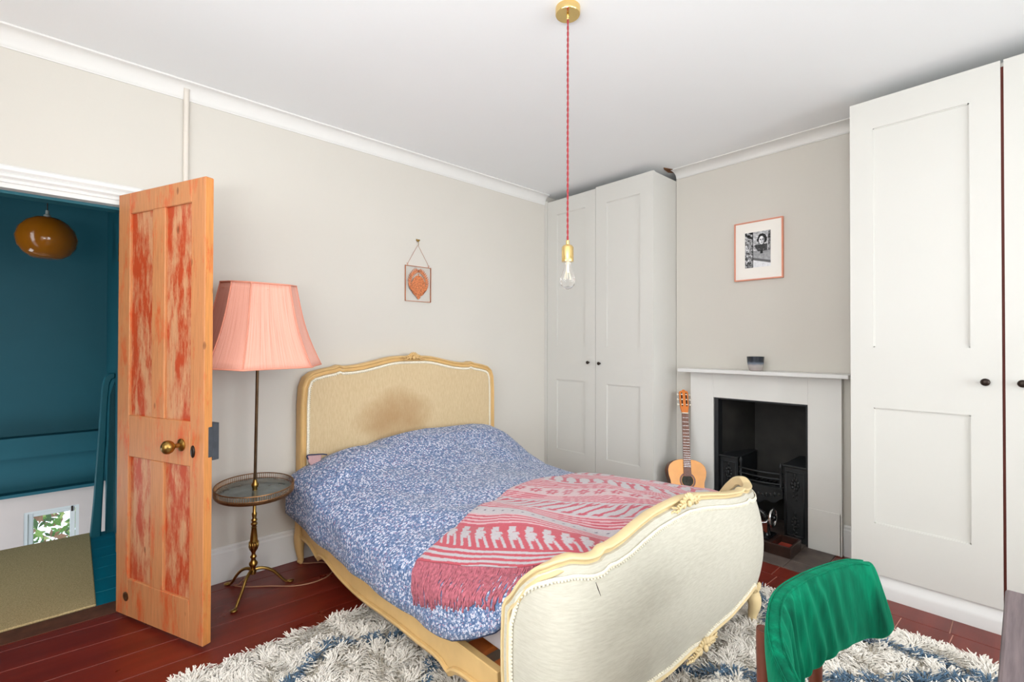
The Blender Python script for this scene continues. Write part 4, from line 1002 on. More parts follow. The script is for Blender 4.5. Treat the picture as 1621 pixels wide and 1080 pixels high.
# footboard
YE, PD, PA, PN = 1.105, 0.275, 0.752, 5.0
def plan(t):
    c, s = math.cos(t), math.sin(t)
    return Vector((1.745-PA*math.copysign(abs(c)**(2/PN), c), YE-PD*abs(s)**(2/PN), 0))
NPL = 2400; raw = [plan(PI*i/NPL) for i in range(NPL+1)]; cum = [0]
for a, b in zip(raw, raw[1:]): cum.append(cum[-1]+(b-a).length)
PLEN = cum[-1]
def plan_at(L):
    L = max(0, min(PLEN, L)); i = bisect.bisect_left(cum, L); i = max(1, min(NPL, i)); t = (L-cum[i-1])/max(1e-9, cum[i]-cum[i-1]); return raw[i-1].lerp(raw[i], t)
def plan_n(L):
    e = 0.02; t = (plan_at(min(PLEN, L+e))-plan_at(max(0, L-e))).normalized(); return Vector((t.y, -t.x, 0))   # outward
def bulge(z): return 0.015-0.85*(z-0.36)**2
def fpos(L, z, off=0.0):
    n = plan_n(L); fr = 0.35+0.65*max(0.0, -n.y); return plan_at(L)+n*(bulge(z)*fr+off)+Vector((0, 0, z))
def Lx(x, front=True):
    best = None
    for i in range(NPL+1):
        if raw[i].y < 1.0 or not front:
            d = abs(raw[i].x-x)
            if best is None or d < best[0]: best = (d, cum[i])
    return best[1]
topL = [(0.0, 0.505), (0.030, 0.530), (0.065, 0.590), (0.12, 0.640), (0.18, 0.664), (0.26, 0.668), (Lx(1.14), 0.655), (Lx(1.19), 0.655), (Lx(1.215), 0.668), (Lx(1.24), 0.664), (Lx(1.32), 0.672), (Lx(1.42), 0.688), (Lx(1.52), 0.700), (Lx(1.62), 0.704), (Lx(1.745), 0.706), (Lx(1.86), 0.694), (Lx(1.96), 0.678), (Lx(2.08), 0.656), (Lx(2.20), 0.640), (Lx(2.25), 0.636), (Lx(2.275), 0.642), (Lx(2.31), 0.628), (Lx(2.40), 0.622), (PLEN-0.22, 0.625), (PLEN-0.15, 0.640), (PLEN-0.10, 0.630), (PLEN-0.055, 0.585), (PLEN-0.025, 0.540), (PLEN, 0.505)]
topL.sort()
botL = [(0.0, 0.12), (0.20, 0.12), (Lx(1.15), 0.15), (Lx(1.24), 0.215), (Lx(1.30), 0.205), (Lx(1.5), 0.180), (Lx(1.66), 0.185), (Lx(1.745), 0.165), (Lx(1.83), 0.185), (Lx(2.0), 0.180), (Lx(2.18), 0.205), (Lx(2.24), 0.215), (Lx(2.33), 0.15), (PLEN-0.2, 0.12), (PLEN, 0.12)]
botL.sort()
def smtab(L, tab, h=0.012): return (interp(L-h, tab)+2*interp(L, tab)+interp(L+h, tab))/4
Ls = [PLEN*i/150 for i in range(151)]
def fb_grid(off, inset_=0.02):
    g = G(); nv = 20; V = []
    for L in Ls:
        z0 = smtab(L, botL)+0.005; z1 = smtab(L, topL)-inset_
        for j in range(nv): V.append(fpos(L, lerp(z0, z1, j/(nv-1)), off))
    g.add(V, [(i*nv+j, (i+1)*nv+j, (i+1)*nv+j+1, i*nv+j+1) for i in range(len(Ls)-1) for j in range(nv-1)]); return g
go = fb_grid(0.006); gi = fb_grid(-0.018)
nv = 20; n0 = len(go.v); nL = len(Ls)
go.add(gi.v, [tuple(q) for q in gi.f])
rim = []
for i in range(nL-1):
    for j in (0, nv-1): rim.append((i*nv+j, (i+1)*nv+j, n0+(i+1)*nv+j, n0+i*nv+j))
for j in range(nv-1):
    for i in (0, nL-1): rim.append((i*nv+j, i*nv+j+1, n0+i*nv+j+1, n0+i*nv+j))
go.f += rim; go.mi += [0]*len(rim)
fbp = obj('footboard_panel', go, m_damask, bed, smooth=True, auto=50, label='pale damask upholstered curved footboard')
# frame loop: up left end, across crest, down right end, back along the bottom
loop = []
for z in (0.14, 0.22, 0.30, 0.38, 0.45, 0.49): loop.append((0.0, z))
loop += [(L, smtab(L, topL)) for L in Ls[1:-1]]
for z in (0.49, 0.45, 0.38, 0.30, 0.22, 0.14): loop.append((PLEN, z))
P = [fpos(L, z, 0) for L, z in loop]; N = [plan_n(L) for L, z in loop]
fpr = [(-0.026, 0.000), (-0.018, 0.005), (0.004, 0.005), (0.011, 0.003), (0.014, -0.002), (0.012, -0.006), (0.005, -0.008), (0.001, -0.012), (0.001, -0.016), (0.006, -0.022), (0.013, -0.026), (0.016, -0.030), (0.015, -0.034), (0.009, -0.037), (-0.022, -0.037), (-0.027, -0.030)]
def side(pr, path, nrm, want):   # choose sign so that b<0 points to the inside
    t = (path[len(path)//2+1]-path[len(path)//2-1]).normalized(); b = t.cross(nrm[len(path)//2]); return pr if b.dot(want) > 0 else [(a, -c) for a, c in pr]
g = G(); g.sweep(P, side(fpr, P, N, Vector((0, 0, 1))), N); ff = obj('footboard_frame', g, m_cream_f, bed, smooth=True, auto=35, label='cream carved footboard frame')
botp = [(L, smtab(L, botL)) for L in Ls]
Pb = [fpos(L, z, 0) for L, z in botp]; Nb = [plan_n(L) for L, z in botp]
bpr = [(-0.036, 0.002), (0.010, 0.006), (0.018, 0.0), (0.016, -0.012), (0.010, -0.020), (0.004, -0.030), (-0.036, -0.030)]
g = G(); g.sweep(Pb, side(bpr, Pb, Nb, Vector((0, 0, -1))), Nb); fbot = obj('bottom_frame', g, m_cream_f, bed, smooth=True, auto=35, label='cream carved bottom moulding of footboard')
gl_ = [(L, smtab(L, topL)-0.046) for L in Ls if 0.03 < L < PLEN-0.03]; gl_ = [(0.040, z) for z in (0.17, 0.25, 0.33, 0.40, 0.455)]+[q for q in gl_ if q[0] > 0.06 and q[0] < PLEN-0.06]+[(PLEN-0.04, z) for z in (0.455, 0.40, 0.33, 0.25, 0.17)]
Pg = [fpos(L, z, 0.009) for L, z in gl_]; Ng = [plan_n(L) for L, z in gl_]
gimp_path(Pg, Ng, 0.008, fbp)
gb = [(L, smtab(L, botL)+0.016) for L in Ls if 0.05 < L < PLEN-0.05]
gimp_path([fpos(L, z, 0.008) for L, z in gb], [plan_n(L) for L, z in gb], -0.007, fbp)
g = G(); Lt = Lx(1.145); g.tube([fpos(Lt+0.0, 0.592, 0.0065), fpos(Lt+0.003, 0.575, 0.0068), fpos(Lt+0.008, 0.555, 0.0065)], [0.0006, 0.0014, 0.0005], 5)
obj('fabric_tear', g, m_dark, fbp, label='small dark tear in the fabric')
Lc = Lx(1.745); nC = plan_n(Lc)
carving('crest_carving', fpos(Lc, 0.694, 0.016), Vector((1, 0, 0)), nC, Vector((0, 0, 1)), (0.115, 0.042), ff, 30, m_cream_f, 3)
carving('bottom_carving', fpos(Lc, 0.170, 0.016), Vector((1, 0, 0)), nC, Vector((0, 0, 1)), (0.125, 0.030), fbot, 30, m_cream_f, 4)
for s in (-1, 1):
    x = 1.745+s*0.59; L_ = Lx(x); b = fpos(L_, 0.14, 0.0)
    P = smooth_path([b+Vector((0, 0.01, 0.05)), b+Vector((s*0.005, -0.002, 0.0)), b+Vector((s*0.004, -0.012, -0.045)), b+Vector((0, -0.004, -0.10)), b+Vector((-s*0.002, -0.014, -0.132))], 5)
    P = [Vector((p.x, p.y, max(p.z, 0.008))) for p in P]
    g = G(); g.tube(P, [interp(i/(len(P)-1), [(0, 0.030), (0.35, 0.034), (0.55, 0.026), (0.8, 0.017), (1, 0.017)]) for i in range(len(P))], 12)
    for k in range(5):
        a = lerp(-0.8, 0.8, k/4); g.ball(b+Vector((math.sin(a)*0.022, -0.030, 0.022+math.cos(a)*0.020)), 0.006, 0.006, 0.024, 6, 5, R=Matrix.Rotation(a, 3, 'Y'))
    g.ball(P[-1]+Vector((0, -0.008, 0.008)), 0.020, 0.022, 0.013, 10, 6)
    obj('leg', g, m_cream_f, bed, smooth=True)
# slats + mattress
for k in range(13):
    y = 1.02+k*0.145; box('slat', (1.022, y, 0.190, 2.468, y+0.085, 0.208), m_slat, bed, bevel=0.002, label='orange pine bed slat' if k == 0 else None)
mt = obj('mattress', G().box(1.10, 0.98, 0.212, 2.40, 2.905, 0.43), m_mattress, loc=(1.745, 2.0, 0.17), label='pale mattress under the blue floral duvet', cat='mattress', bevel=0.04, bseg=3)

# ------------------------------------------------------------------ duvet
def Htop(x, y):
    s = (x-1.745)
    base = interp(y, [(0.98, 0.545), (1.15, 0.570), (1.45, 0.580), (1.8, 0.560), (2.1, 0.555), (2.3, 0.575), (2.5, 0.625), (2.68, 0.700), (2.80, 0.720), (2.90, 0.690)])
    right = interp(y, [(0.98, 0.560), (1.15, 0.572), (1.4, 0.552), (1.7, 0.530), (2.1, 0.505), (2.3, 0.510), (2.5, 0.590), (2.68, 0.690), (2.80, 0.715), (2.90, 0.68)])
    left = base-0.02+interp(y, [(2.3, 0), (2.6, -0.02), (2.8, -0.045)])
    t = max(-1, min(1, s/0.6)); v = lerp(base, right, t) if t > 0 else lerp(base, left, -t)
    n = noise.noise(Vector((x*2.6, y*2.6, 0.4)))*0.016+noise.noise(Vector((x*6.5, y*5.0, 2.4)))*0.007
    # long soft folds running down the bed
    n += 0.008*abs(noise.noise(Vector((x*4.2+y*1.4, y*1.6-x*0.8, 9))))*2-0.006
    n += 0.006*math.sin(x*9+noise.noise(Vector((x*1.5, y*1.7, 5)))*5+y*2.0)
    return v+n
def lw(y):   # x of the left hem
    return interp(y, [(0.98, 1.060), (1.10, 1.050), (1.16, 1.000), (1.24, 0.975), (1.40, 0.962), (1.9, 0.955), (2.4, 0.950), (2.7, 0.930), (2.86, 0.905), (2.91, 0.945)])
def hz(y):
    return interp(y, [(0.98, 0.45), (1.10, 0.445), (1.16, 0.38), (1.24, 0.335), (1.34, 0.290), (1.5, 0.268), (1.9, 0.256), (2.2, 0.258), (2.45, 0.266), (2.7, 0.300), (2.86, 0.345), (2.91, 0.42)])+0.010*noise.noise(Vector((1, y*6, 3)))
def duvet(u, y):
    """u 0..1 from left hem over the top to the right hem; returns point"""
    L = lw(y); R = interp(y, [(0.98, 2.43), (1.12, 2.44), (1.22, 2.53), (2.9, 2.54)]); zh = hz(y)
    ph = PI*u; c, s = math.cos(ph), math.sin(ph); xc = (L+R)/2; a = (R-L)/2
    ex, ez = 0.62, 0.50
    x = xc-a*math.copysign(abs(c)**ex, c)
    top = Htop(x, y)
    if y < 1.04: top -= 0.0
    z = zh+(top-zh)*(abs(s)**ez)
    # puffiness of the hanging side
    side_ = max(0, 1-abs(u*12-1.2)) if u < 0.2 else 0
    x -= 0.018*side_*(1 if y > 1.2 else 0.2)
    x += 0.006*math.sin(y*17+noise.noise(Vector((y*3, u*9, 7)))*3)*(1 if u < 0.12 else 0)
    return Vector((x, y, z))
def ysec(v):  # v 0 at head .. 1 at foot
    return lerp(2.905, 0.985, v)
nu, nv = 130, 190
V = []; 
for i in range(nu):
    for j in range(nv): V.append(duvet(i/(nu-1)*0.985+0.0, ysec(j/(nv-1))))
# tuck the head edge down a little
g = G(); g.add(V, [(i*nv+j, (i+1)*nv+j, (i+1)*nv+j+1, i*nv+j+1) for i in range(nu-1) for j in range(nv-1)])
A = np.array([tuple(p) for p in V]).reshape(nu, nv, 3)
du_ = np.zeros((nu, nv)); du_[1:] = np.cumsum(np.linalg.norm(np.diff(A, axis=0), axis=2), axis=0); du_ -= du_[nu//2]
dv_ = np.zeros((nu, nv)); dv_[:, 1:] = np.cumsum(np.linalg.norm(np.diff(A, axis=1), axis=2), axis=1)
g.uv = np.stack([du_, dv_], axis=2).reshape(-1, 2)
dv = empty('duvet', (1.745, 2.0, 0.5), 'blue ditsy floral duvet with pink underside covering the bed', 'duvet')
do = obj('duvet_cover', g, [m_floral, m_pinkfab], dv, smooth=True, fix=False)
md = do.modifiers.new('t', 'SOLIDIFY'); md.thickness = 0.022; md.material_offset = 1; md.material_offset_rim = 0; md.offset = 0
# orient: normals up
if do.data.polygons[(nu//2)*(nv-1)+nv//2].normal.z < 0: do.data.flip_normals()
g = G(); g.tube([duvet(0, ysec(j/(nv-1)))+Vector((-0.002, 0, -0.004)) for j in range(0, nv, 1)], 0.0035, 6); obj('piping', g, m_navy, dv, smooth=True, label='navy piping along the hem')
# pillow mouths at the headboard
pw = empty('pillow', (1.25, 2.80, 0.45), 'floral pillow with pink lining beneath the duvet at the left of the headboard', 'pillow')
def pillow_pt(cx, cy, cz, w_, d_, h_, u, v):
    a = 2*PI*u; b = PI*(v-0.5); cb = math.cos(b)**0.45 if math.cos(b) > 0 else 0
    x = math.copysign(abs(math.cos(a))**0.45, math.cos(a))*cb; y = math.copysign(abs(math.sin(a))**0.45, math.sin(a))*cb
    z = math.sin(b)*(1-0.35*abs(x)**3)*(1-0.3*abs(y)**3)
    return (cx+x*w_/2, cy+y*d_/2, cz+z*h_/2)
def make_pillow(par, cx, cy, cz):
    g = G(); V = [pillow_pt(cx, cy, cz, 0.64, 0.36, 0.17, i/40, j/16) for i in range(40) for j in range(17)]
    g.add(V, [(i*17+j, ((i+1) % 40)*17+j, ((i+1) % 40)*17+j+1, i*17+j+1) for i in range(40) for j in range(16)]); g.uv = [(p[0], p[1]) for p in V]
    return obj('pillow_case', g, m_floral, par, smooth=True)
make_pillow(pw, 1.36, 2.70, 0.545)
g = G(); # open flap corner beside the frame
flap = [(1.005, 2.87, 0.652), (1.012, 2.86, 0.615), (1.045, 2.84, 0.565), (1.085, 2.83, 0.59), (1.09, 2.84, 0.645)]
g.prism([(p[0], p[2]) for p in flap], lambda a, b, d: (a, d+0.0, b), 2.845, 2.86); obj('open_end', g, m_pinkfab, pw, label='pink inside of the pillowcase end', bevel=0.004)
g = G(); g.tube(smooth_path([(1.12, 2.842, 0.640), (1.09, 2.842, 0.648), (1.05, 2.842, 0.652), (1.005, 2.842, 0.654), (1.01, 2.842, 0.63)], 4), 0.004, 6); obj('piping', g, m_navy, pw, smooth=True)
pw2 = empty('pillow', (2.13, 2.80, 0.45), 'pillow hidden beneath the duvet at the right of the headboard', 'pillow'); make_pillow(pw2, 2.11, 2.72, 0.545)

# ------------------------------------------------------------------ woven throw
def yfar(x): return interp(x, [(0.90, 1.60), (0.98, 1.60), (1.08, 1.59), (1.22, 1.63), (1.35, 1.665), (1.60, 1.73), (1.81, 1.765), (2.1, 1.78), (2.3, 1.73), (2.45, 1.64)])
BU, BV = 520, 300
u0b, u1b = 0.118, 0.90
def blank_pt(i, j):
    """i along the bed width (0..1), j from the far edge to the foot (0..1)"""
    u = lerp(interp(j, [(0, 0.135), (0.35, 0.18), (0.7, 0.235), (1, 0.30)]), u1b, i**0.9)
    # first estimate x to get y extents
    x0 = duvet(u, 1.4).x
    y = lerp(yfar(x0), 1.0+0.02*math.sin(x0*7), j)
    
    p = duvet(u, y); e = 0.004
    pu = duvet(min(0.99, u+e), y)-duvet(u-e, y); pv = duvet(u, y+0.01)-duvet(u, y-0.01); n = pu.cross(pv).normalized()
    if n.z < 0: n = -n
    w_ = 0.010+0.006*(1+math.sin(x0*14+j*3+noise.noise(Vector((x0*3, y*3, 1)))*4))*(0.3+0.7*min(1, j*4))*0.8
    if j < 0.02: w_ *= 0.7
    return p+n*(0.015+w_*0.9)
cache_u = [i/(BU//4-1) for i in range(BU//4)]; 
cu, cv = BU//4, BV//4
CP = np.array([[tuple(blank_pt(i/(cu-1), j/(cv-1))) for j in range(cv)] for i in range(cu)])
def bil(i, j):
    fi = np.clip(i*(cu-1), 0, cu-1.0001); fj = np.clip(j*(cv-1), 0, cv-1.0001); a = fi.astype(int); b = fj.astype(int); ta = (fi-a)[..., None]; tb = (fj-b)[..., None]
    return CP[a, b]*(1-ta)*(1-tb)+CP[a+1, b]*ta*(1-tb)+CP[a, b+1]*(1-ta)*tb+CP[a+1, b+1]*ta*tb
I, J = np.meshgrid(np.linspace(0, 1, BU), np.linspace(0, 1, BV), indexing='ij')
BP = bil(I, J)
wdist = np.zeros((BU, BV)); wdist[1:] = np.cumsum(np.linalg.norm(np.diff(BP, axis=0), axis=2), axis=0)
wx_ = np.mean(wdist, axis=1)[:, None]*0.6+wdist*0.4     # metres from the fringed end
vy = np.zeros((BU, BV)); vy[:, 1:] = np.cumsum(np.linalg.norm(np.diff(BP, axis=1), axis=2), axis=1)
pink = np.array(lin((192, 86, 102))[:3]); pale = np.array(lin((212, 172, 176))[:3]); grey = np.array(lin((190, 183, 187))[:3]); deep = np.array(lin((190, 84, 96))[:3])
def pattern(w, y):
    """w distance from fringe (m), y along the band (m)"""
    out = np.empty(w.shape+(3,)); out[:] = grey
    def put(mask, c): out[mask] = c
    per = 0.62; 
    # band layout, in metres from the fringe
    def stripes(a, b, n, c1=pink, c2=pale):
        m = (w >= a) & (w < b); f = ((w-a)/(b-a)*n) % 1.0; put(m & (f < 0.5), c1); put(m & (f >= 0.5), c2)
    stripes(0.0, 0.080, 3.0, deep, grey)
    # band of comb / bird shapes on red ground
    def comb(a, b, ground, fig, pitch=0.036, slant=0.8):
        m = (w >= a) & (w < b); t = (w-a)/(b-a); put(m, ground)
        yy = y+slant*(w-a); f = (yy/pitch) % 1.0; f2 = (yy/(pitch*2)) % 1.0
        tooth = (f < 0.36) & (t > 0.10) & (t < 0.52)
        stem = (np.abs(f2-0.30) < 0.14) & (t >= 0.40) & (t < 0.80)
        body = (t >= 0.46) & (t < 0.74) & (np.abs(f2-0.34) < 0.34*(1-np.abs((t-0.58)/0.16)))
        head = (t >= 0.74) & (t < 0.92) & (np.abs(f2-0.42-0.9*(t-0.74)) < 0.20) 
        tail = (t >= 0.62) & (t < 0.72) & (np.abs(f2-0.62) < 0.16)
        put(m & (tooth | stem | body | head | tail), fig)
    def birds(a, b, ground, fig, pitch=0.036, slant=0.8):
        m = (w >= a) & (w < b); t = (w-a)/(b-a); put(m, ground)
        p2 = pitch*2; yy = y+slant*(w-a); f2 = (yy/p2) % 1.0
        stem = (np.abs(f2-0.38) < 0.10+0.10*t) & (t > 0.08) & (t < 0.66)
        head = (t >= 0.60) & (t < 0.90) & (np.abs(f2-0.42) < 0.34*np.clip((t-0.52)/0.22, 0, 1)) & ~((np.abs(f2-0.42) < 0.10) & (t > 0.80))
        foot = (t >= 0.08) & (t < 0.20) & (np.abs(f2-0.38) < 0.30)
        put(m & (stem | head | foot), fig)
    comb(0.080, 0.250, deep, grey)
    stripes(0.250, 0.330, 4.0)
    m = (w >= 0.330) & (w < 0.395); put(m, grey*0.98+pink*0.02); dots = (((y/0.045) % 1.0-0.5)**2*0.045**2+(w-0.362)**2) < 0.006**2; put(m & dots, np.array(lin((120, 110, 124))[:3]))
    stripes(0.395, 0.480, 4.0)
    birds(0.480, 0.620, grey, pink, 0.034, -0.9)
    stripes(0.620, 0.700, 4.0)
    m = (w >= 0.700) & (w < 0.790); put(m, pale*0.6+grey*0.4)
    f = ((y/0.085) % 1.0-0.5)*0.085; q = w-0.745; rr = np.sqrt(f**2+q**2); an = np.arctan2(q, f)
    put(m & (rr < 0.026+0.007*np.cos(6*an)) & (rr > 0.009), pink)
    stripes(0.790, 0.890, 5.0)
    birds(0.890, 1.020, grey, pink, 0.036, 0.9)
    stripes(1.020, 1.12, 5.0)
    birds(1.12, 1.25, grey, pink, 0.036, 0.5); stripes(1.25, 1.34, 4.0)
    m = (w >= 1.34); put(m, pink*0.35+grey*0.65); stripes(1.44, 1.54, 4.0); comb(1.54, 1.70, deep, grey)
    return out
BC = pattern(wx_+0.006*np.sin(vy*14), vy)
g = G(); idx = np.arange(BU*BV).reshape(BU, BV)
g.v = [tuple(p) for p in BP.reshape(-1, 3)]
g.f = [tuple(q) for q in np.stack([idx[:-1, :-1], idx[1:, :-1], idx[1:, 1:], idx[:-1, 1:]], axis=-1).reshape(-1, 4).tolist()]; g.mi = [0]*len(g.f)
th = empty('throw_blanket', (1.745, 1.4, 0.58), 'pink and grey patterned woven throw with fringe across the foot of the bed', 'blanket')
bo = obj('blanket', g, m_blanket, th, smooth=True, fix=False); vcol(bo, BC.reshape(-1, 3))
md = bo.modifiers.new('t', 'SOLIDIFY'); md.thickness = 0.004
# fringe
g = G(); rr = random.Random(5)
m_fringe = plain('fringe_yarn', (178, 100, 112), 0.95, var=0.35, scale=90)
nf = 132
for k in range(nf):
    j = k/(nf-1)*0.97; jj = j*(BV-1); b = int(jj); p = Vector(BP[0, b]); y = p.y
    L = rr.uniform(0.125, 0.155); pts_ = [p.copy()]
    # follow the duvet side down
    uu = interp(j, [(0, 0.135), (0.35, 0.18), (0.7, 0.235), (1, 0.30)]); steps = 6; drift = rr.uniform(-0.006, 0.006)
    tot = 0; last = p.copy(); q = uu
    while tot < L and q > 0.004:
        q -= 0.005; yy = y-0.22*tot+drift*(tot/L)*2+0.003*math.sin(tot*90+k)
        yy = max(yy, 0.99); c = duvet(q, yy)+Vector((-0.013, 0, 0.007)); d = (c-last).length
        if d > 0.016 or q <= 0.01: pts_.append(c); tot += d; last = c
    g.tube(pts_, 0.0034, 5)
obj('fringe', g, m_fringe, th, smooth=True, kind='stuff', label='twisted pink fringe', fix=False)

# ------------------------------------------------------------------ shaggy rug
RX0, RX1, RY0, RY1 = -0.35, 2.72, -0.35, 2.20
rug = empty('shaggy_rug', (1.4, 1.1, 0), 'cream shaggy rug with blue lines under the bed and chair', 'rug')
def rug_edge_x(y): return interp(y, [(-0.35, 2.60), (0.10, 2.72), (0.25, 2.73), (0.40, 2.71), (0.9, 2.69), (1.2, 2.72), (2.2, 2.72)])
obj('rug_backing', G().prism([(RX0, RY0), (2.60, RY0), (2.70, 0.1), (2.70, RY1-0.0), (RX0, RY1)], lambda a, b, d: (a, b, d), 0.001, 0.010), plain('rug_backing', (200, 190, 172), 0.95), rug)
lines = [[(0.1, 1.55), (0.3, 1.68), (0.60, 1.88), (0.82, 2.02), (0.95, 1.93), (1.08, 1.86), (1.3, 1.7)], [(0.7, 1.25), (1.0, 1.545), (1.2, 1.75)], [(1.55, 1.1), (1.75, 0.93), (1.96, 0.71), (2.15, 0.486), (2.43, 0.24), (2.6, 0.08)],
         [(2.72, 1.0), (2.6, 0.94), (2.45, 0.87), (2.25, 0.74)], [(2.60, 0.75), (2.50, 0.60), (2.56, 0.48), (2.55, 0.40), (2.59, 0.26), (2.56, 0.11), (2.5, -0.1)], [(0.1, 1.2), (0.45, 0.95), (0.9, 0.6)], [(1.96, 0.71), (1.6, 0.45), (1.2, 0.2)]]
def dist_lines(X, Y):
    D = np.full(X.shape, 9.0)
    for ln in lines:
        for (ax, ay), (bx, by) in zip(ln, ln[1:]):
            vx, vy_ = bx-ax, by-ay; t = np.clip(((X-ax)*vx+(Y-ay)*vy_)/(vx*vx+vy_*vy_), 0, 1); D = np.minimum(D, np.hypot(X-ax-t*vx, Y-ay-t*vy_))
    return D
sp_ = 0.0076
gx, gy = np.meshgrid(np.arange(RX0, RX1+0.02, sp_), np.arange(RY0, RY1, sp_), indexing='ij')
gx = (gx+rng.uniform(-0.5, 0.5, gx.shape)*sp_).ravel(); gy = (gy+rng.uniform(-0.5, 0.5, gy.shape)*sp_).ravel()
edge = np.interp(gy, [-0.35, 0.10, 0.25, 0.40, 0.9, 1.2, 2.2], [2.60, 2.72, 2.73, 2.71, 2.69, 2.72, 2.72])
keep = (gx < edge) & ~((gx > 1.20) & (gx < 2.32) & (gy > 1.12) & (gy < 2.10))
gx, gy = gx[keep], gy[keep]; N_ = len(gx)
# lean direction: clumped noise
ck = 0.045
ang = np.array([0.0]*N_)
def vnoise(X, Y, s, seed):
    r2 = np.random.default_rng(seed); T = r2.uniform(0, 1, (256, 256)); xi = (X/s); yi = (Y/s); a = np.floor(xi).astype(int); b = np.floor(yi).astype(int); fx = xi-a; fy = yi-b; fx = fx*fx*(3-2*fx); fy = fy*fy*(3-2*fy)
    return (T[a % 256, b % 256]*(1-fx)+T[(a+1) % 256, b % 256]*fx)*(1-fy)+(T[a % 256, (b+1) % 256]*(1-fx)+T[(a+1) % 256, (b+1) % 256]*fx)*fy
ang = vnoise(gx, gy, 0.06, 1)*2*PI*1.6+rng.normal(0, 0.5, N_)
ln_ = 0.028+0.012*rng.random(N_); lean = 0.65+0.6*vnoise(gx, gy, 0.04, 2)
dx, dy = np.cos(ang), np.sin(ang); wd = 0.0022+0.0011*rng.random(N_)
hgt = ln_*np.cos(np.minimum(lean, 1.25))+0.008; out_ = ln_*np.sin(np.minimum(lean, 1.25))
base = np.stack([gx, gy, np.full(N_, 0.006)], 1); mid = base+np.stack([dx*out_*0.35, dy*out_*0.35, hgt*0.72], 1); tip = base+np.stack([dx*out_, dy*out_, hgt], 1)
side_ = np.stack([-dy*wd, dx*wd, np.zeros(N_)], 1); up_ = np.stack([np.zeros(N_), np.zeros(N_), wd*0.6], 1)
VV = np.stack([base-side_, base+side_, mid-side_, mid+side_, mid+up_, tip-side_*0.6, tip+side_*0.6], 1).reshape(-1, 3)
k7 = (np.arange(N_)*7)[:, None]
quads = np.concatenate([k7+np.array([[0, 1, 3, 2]]), k7+np.array([[2, 4, 5, 5]])], 0)
faces = []
F4 = (k7+np.array([0, 1, 3, 2])).tolist(); F3a = (k7+np.array([2, 4, 5])).tolist(); F3b = (k7+np.array([4, 3, 6])).tolist(); F3c = (k7+np.array([4, 6, 5])).tolist()
g = G(); g.v = VV.tolist(); g.f = F4+F3a+F3b+F3c; g.mi = [0]*len(g.f)
ro = obj('rug_pile', g, m_rug, rug, fix=False, kind='stuff')
dl = dist_lines(gx, gy)+rng.normal(0, 0.006, N_)
cream_c = np.array(lin((248, 241, 230))[:3]); blue_c = np.array(lin((84, 112, 136))[:3])
tone = (0.88+0.2*rng.random(N_))[:, None]*cream_c[None]; isb = (dl < 0.024) & (rng.random(N_) < 0.92)
tone[isb] = blue_c[None]*(0.6+0.8*rng.random(isb.sum()))[:, None]
vcol(ro, np.repeat(np.clip(tone, 0, 1), 7, axis=0))

# ------------------------------------------------------------------ green velvet chair
ch = empty('velvet_chair', (1.30, 0.2, 0), 'emerald green velvet dining chair with teak legs at bottom right', 'chair')
def velvet():
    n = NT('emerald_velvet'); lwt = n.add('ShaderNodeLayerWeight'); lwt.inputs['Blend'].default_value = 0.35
    f = n.noise(n.coord('Object', (26, 26, 5)), 1.0, 4, 0.6); c = n.ramp(f, [(0.34, lin((0, 36, 26))), (0.5, lin((0, 74, 53))), (0.66, lin((0, 112, 80)))])  # dark streaks and lighter grazing angles put fold shade and sheen into the colour
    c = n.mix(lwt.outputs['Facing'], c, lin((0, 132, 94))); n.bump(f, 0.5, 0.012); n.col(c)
    return n.set(0.8, 0, 0.1, Sheen_Weight=0.12, Sheen_Roughness=0.4, Sheen_Tint=(0.10, 0.8, 0.55, 1))
m_velvet = velvet()
# rim curve (outer top), inner top, inner bottom
top_o = smooth_path([(0.955, 0.262, 0.615), (0.990, 0.315, 0.655), (1.055, 0.372, 0.690), (1.17, 0.412, 0.704), (1.27, 0.425, 0.706), (1.385, 0.413, 0.705), (1.50, 0.388, 0.703), (1.605, 0.352, 0.700), (1.660, 0.308, 0.692)], 8)
nT = len(top_o)
def pad_frame(i):
    t = (top_o[min(nT-1, i+1)]-top_o[max(0, i-1)]); t.z = 0; t.normalize(); n = Vector((t.y, -t.x, 0)); return t, n     # n towards the sitter (-y side)
V = []; prof_n = 30
for i in range(nT):
    t, n = pad_frame(i); s = i/(nT-1); p = top_o[i]
    hgt = interp(s, [(0, 0.20), (0.12, 0.22), (0.35, 0.215), (0.7, 0.21), (0.92, 0.20), (1, 0.17)]); thk = interp(s, [(0, 0.030), (0.06, 0.042), (0.5, 0.050), (0.94, 0.046), (1, 0.028)])
    pr = []
    for k in range(prof_n):
        a = 2*PI*k/prof_n; cc, ss = math.cos(a), math.sin(a)
        dn_ = math.copysign(abs(cc)**0.55, cc)*thk/2; dz_ = math.copysign(abs(ss)**0.45, ss)*hgt/2
        wr_ = 0
        if cc > 0.1:
            fold = math.sin(s*96+3.0*noise.noise(Vector((s*7, a, 2)))+dz_*14); wr_ = 0.0085*max(-0.7, fold)*(1.0 if s < 0.7 else 0.5)*(0.4+0.6*abs(cc))*(1 if 0.05 < s < 0.78 else 0.3)
        lean_ = -dz_*0.16
        ext = max(0, (s-0.45)/0.55)**1.5*0.048*(hgt/2-dz_)/hgt
        V.append(p+t*ext+n*(thk/2+dn_+wr_-lean_*0.0+(hgt/2-dz_)*0.10)+Vector((0, 0, -hgt/2+dz_)))
g = G(); g.add(V, [(i*prof_n+k, (i+1)*prof_n+k, (i+1)*prof_n+(k+1) % prof_n, i*prof_n+(k+1) % prof_n) for i in range(nT-1) for k in range(prof_n)]+[tuple(range(prof_n)), tuple((nT-1)*prof_n+k for k in range(prof_n))[::-1]])
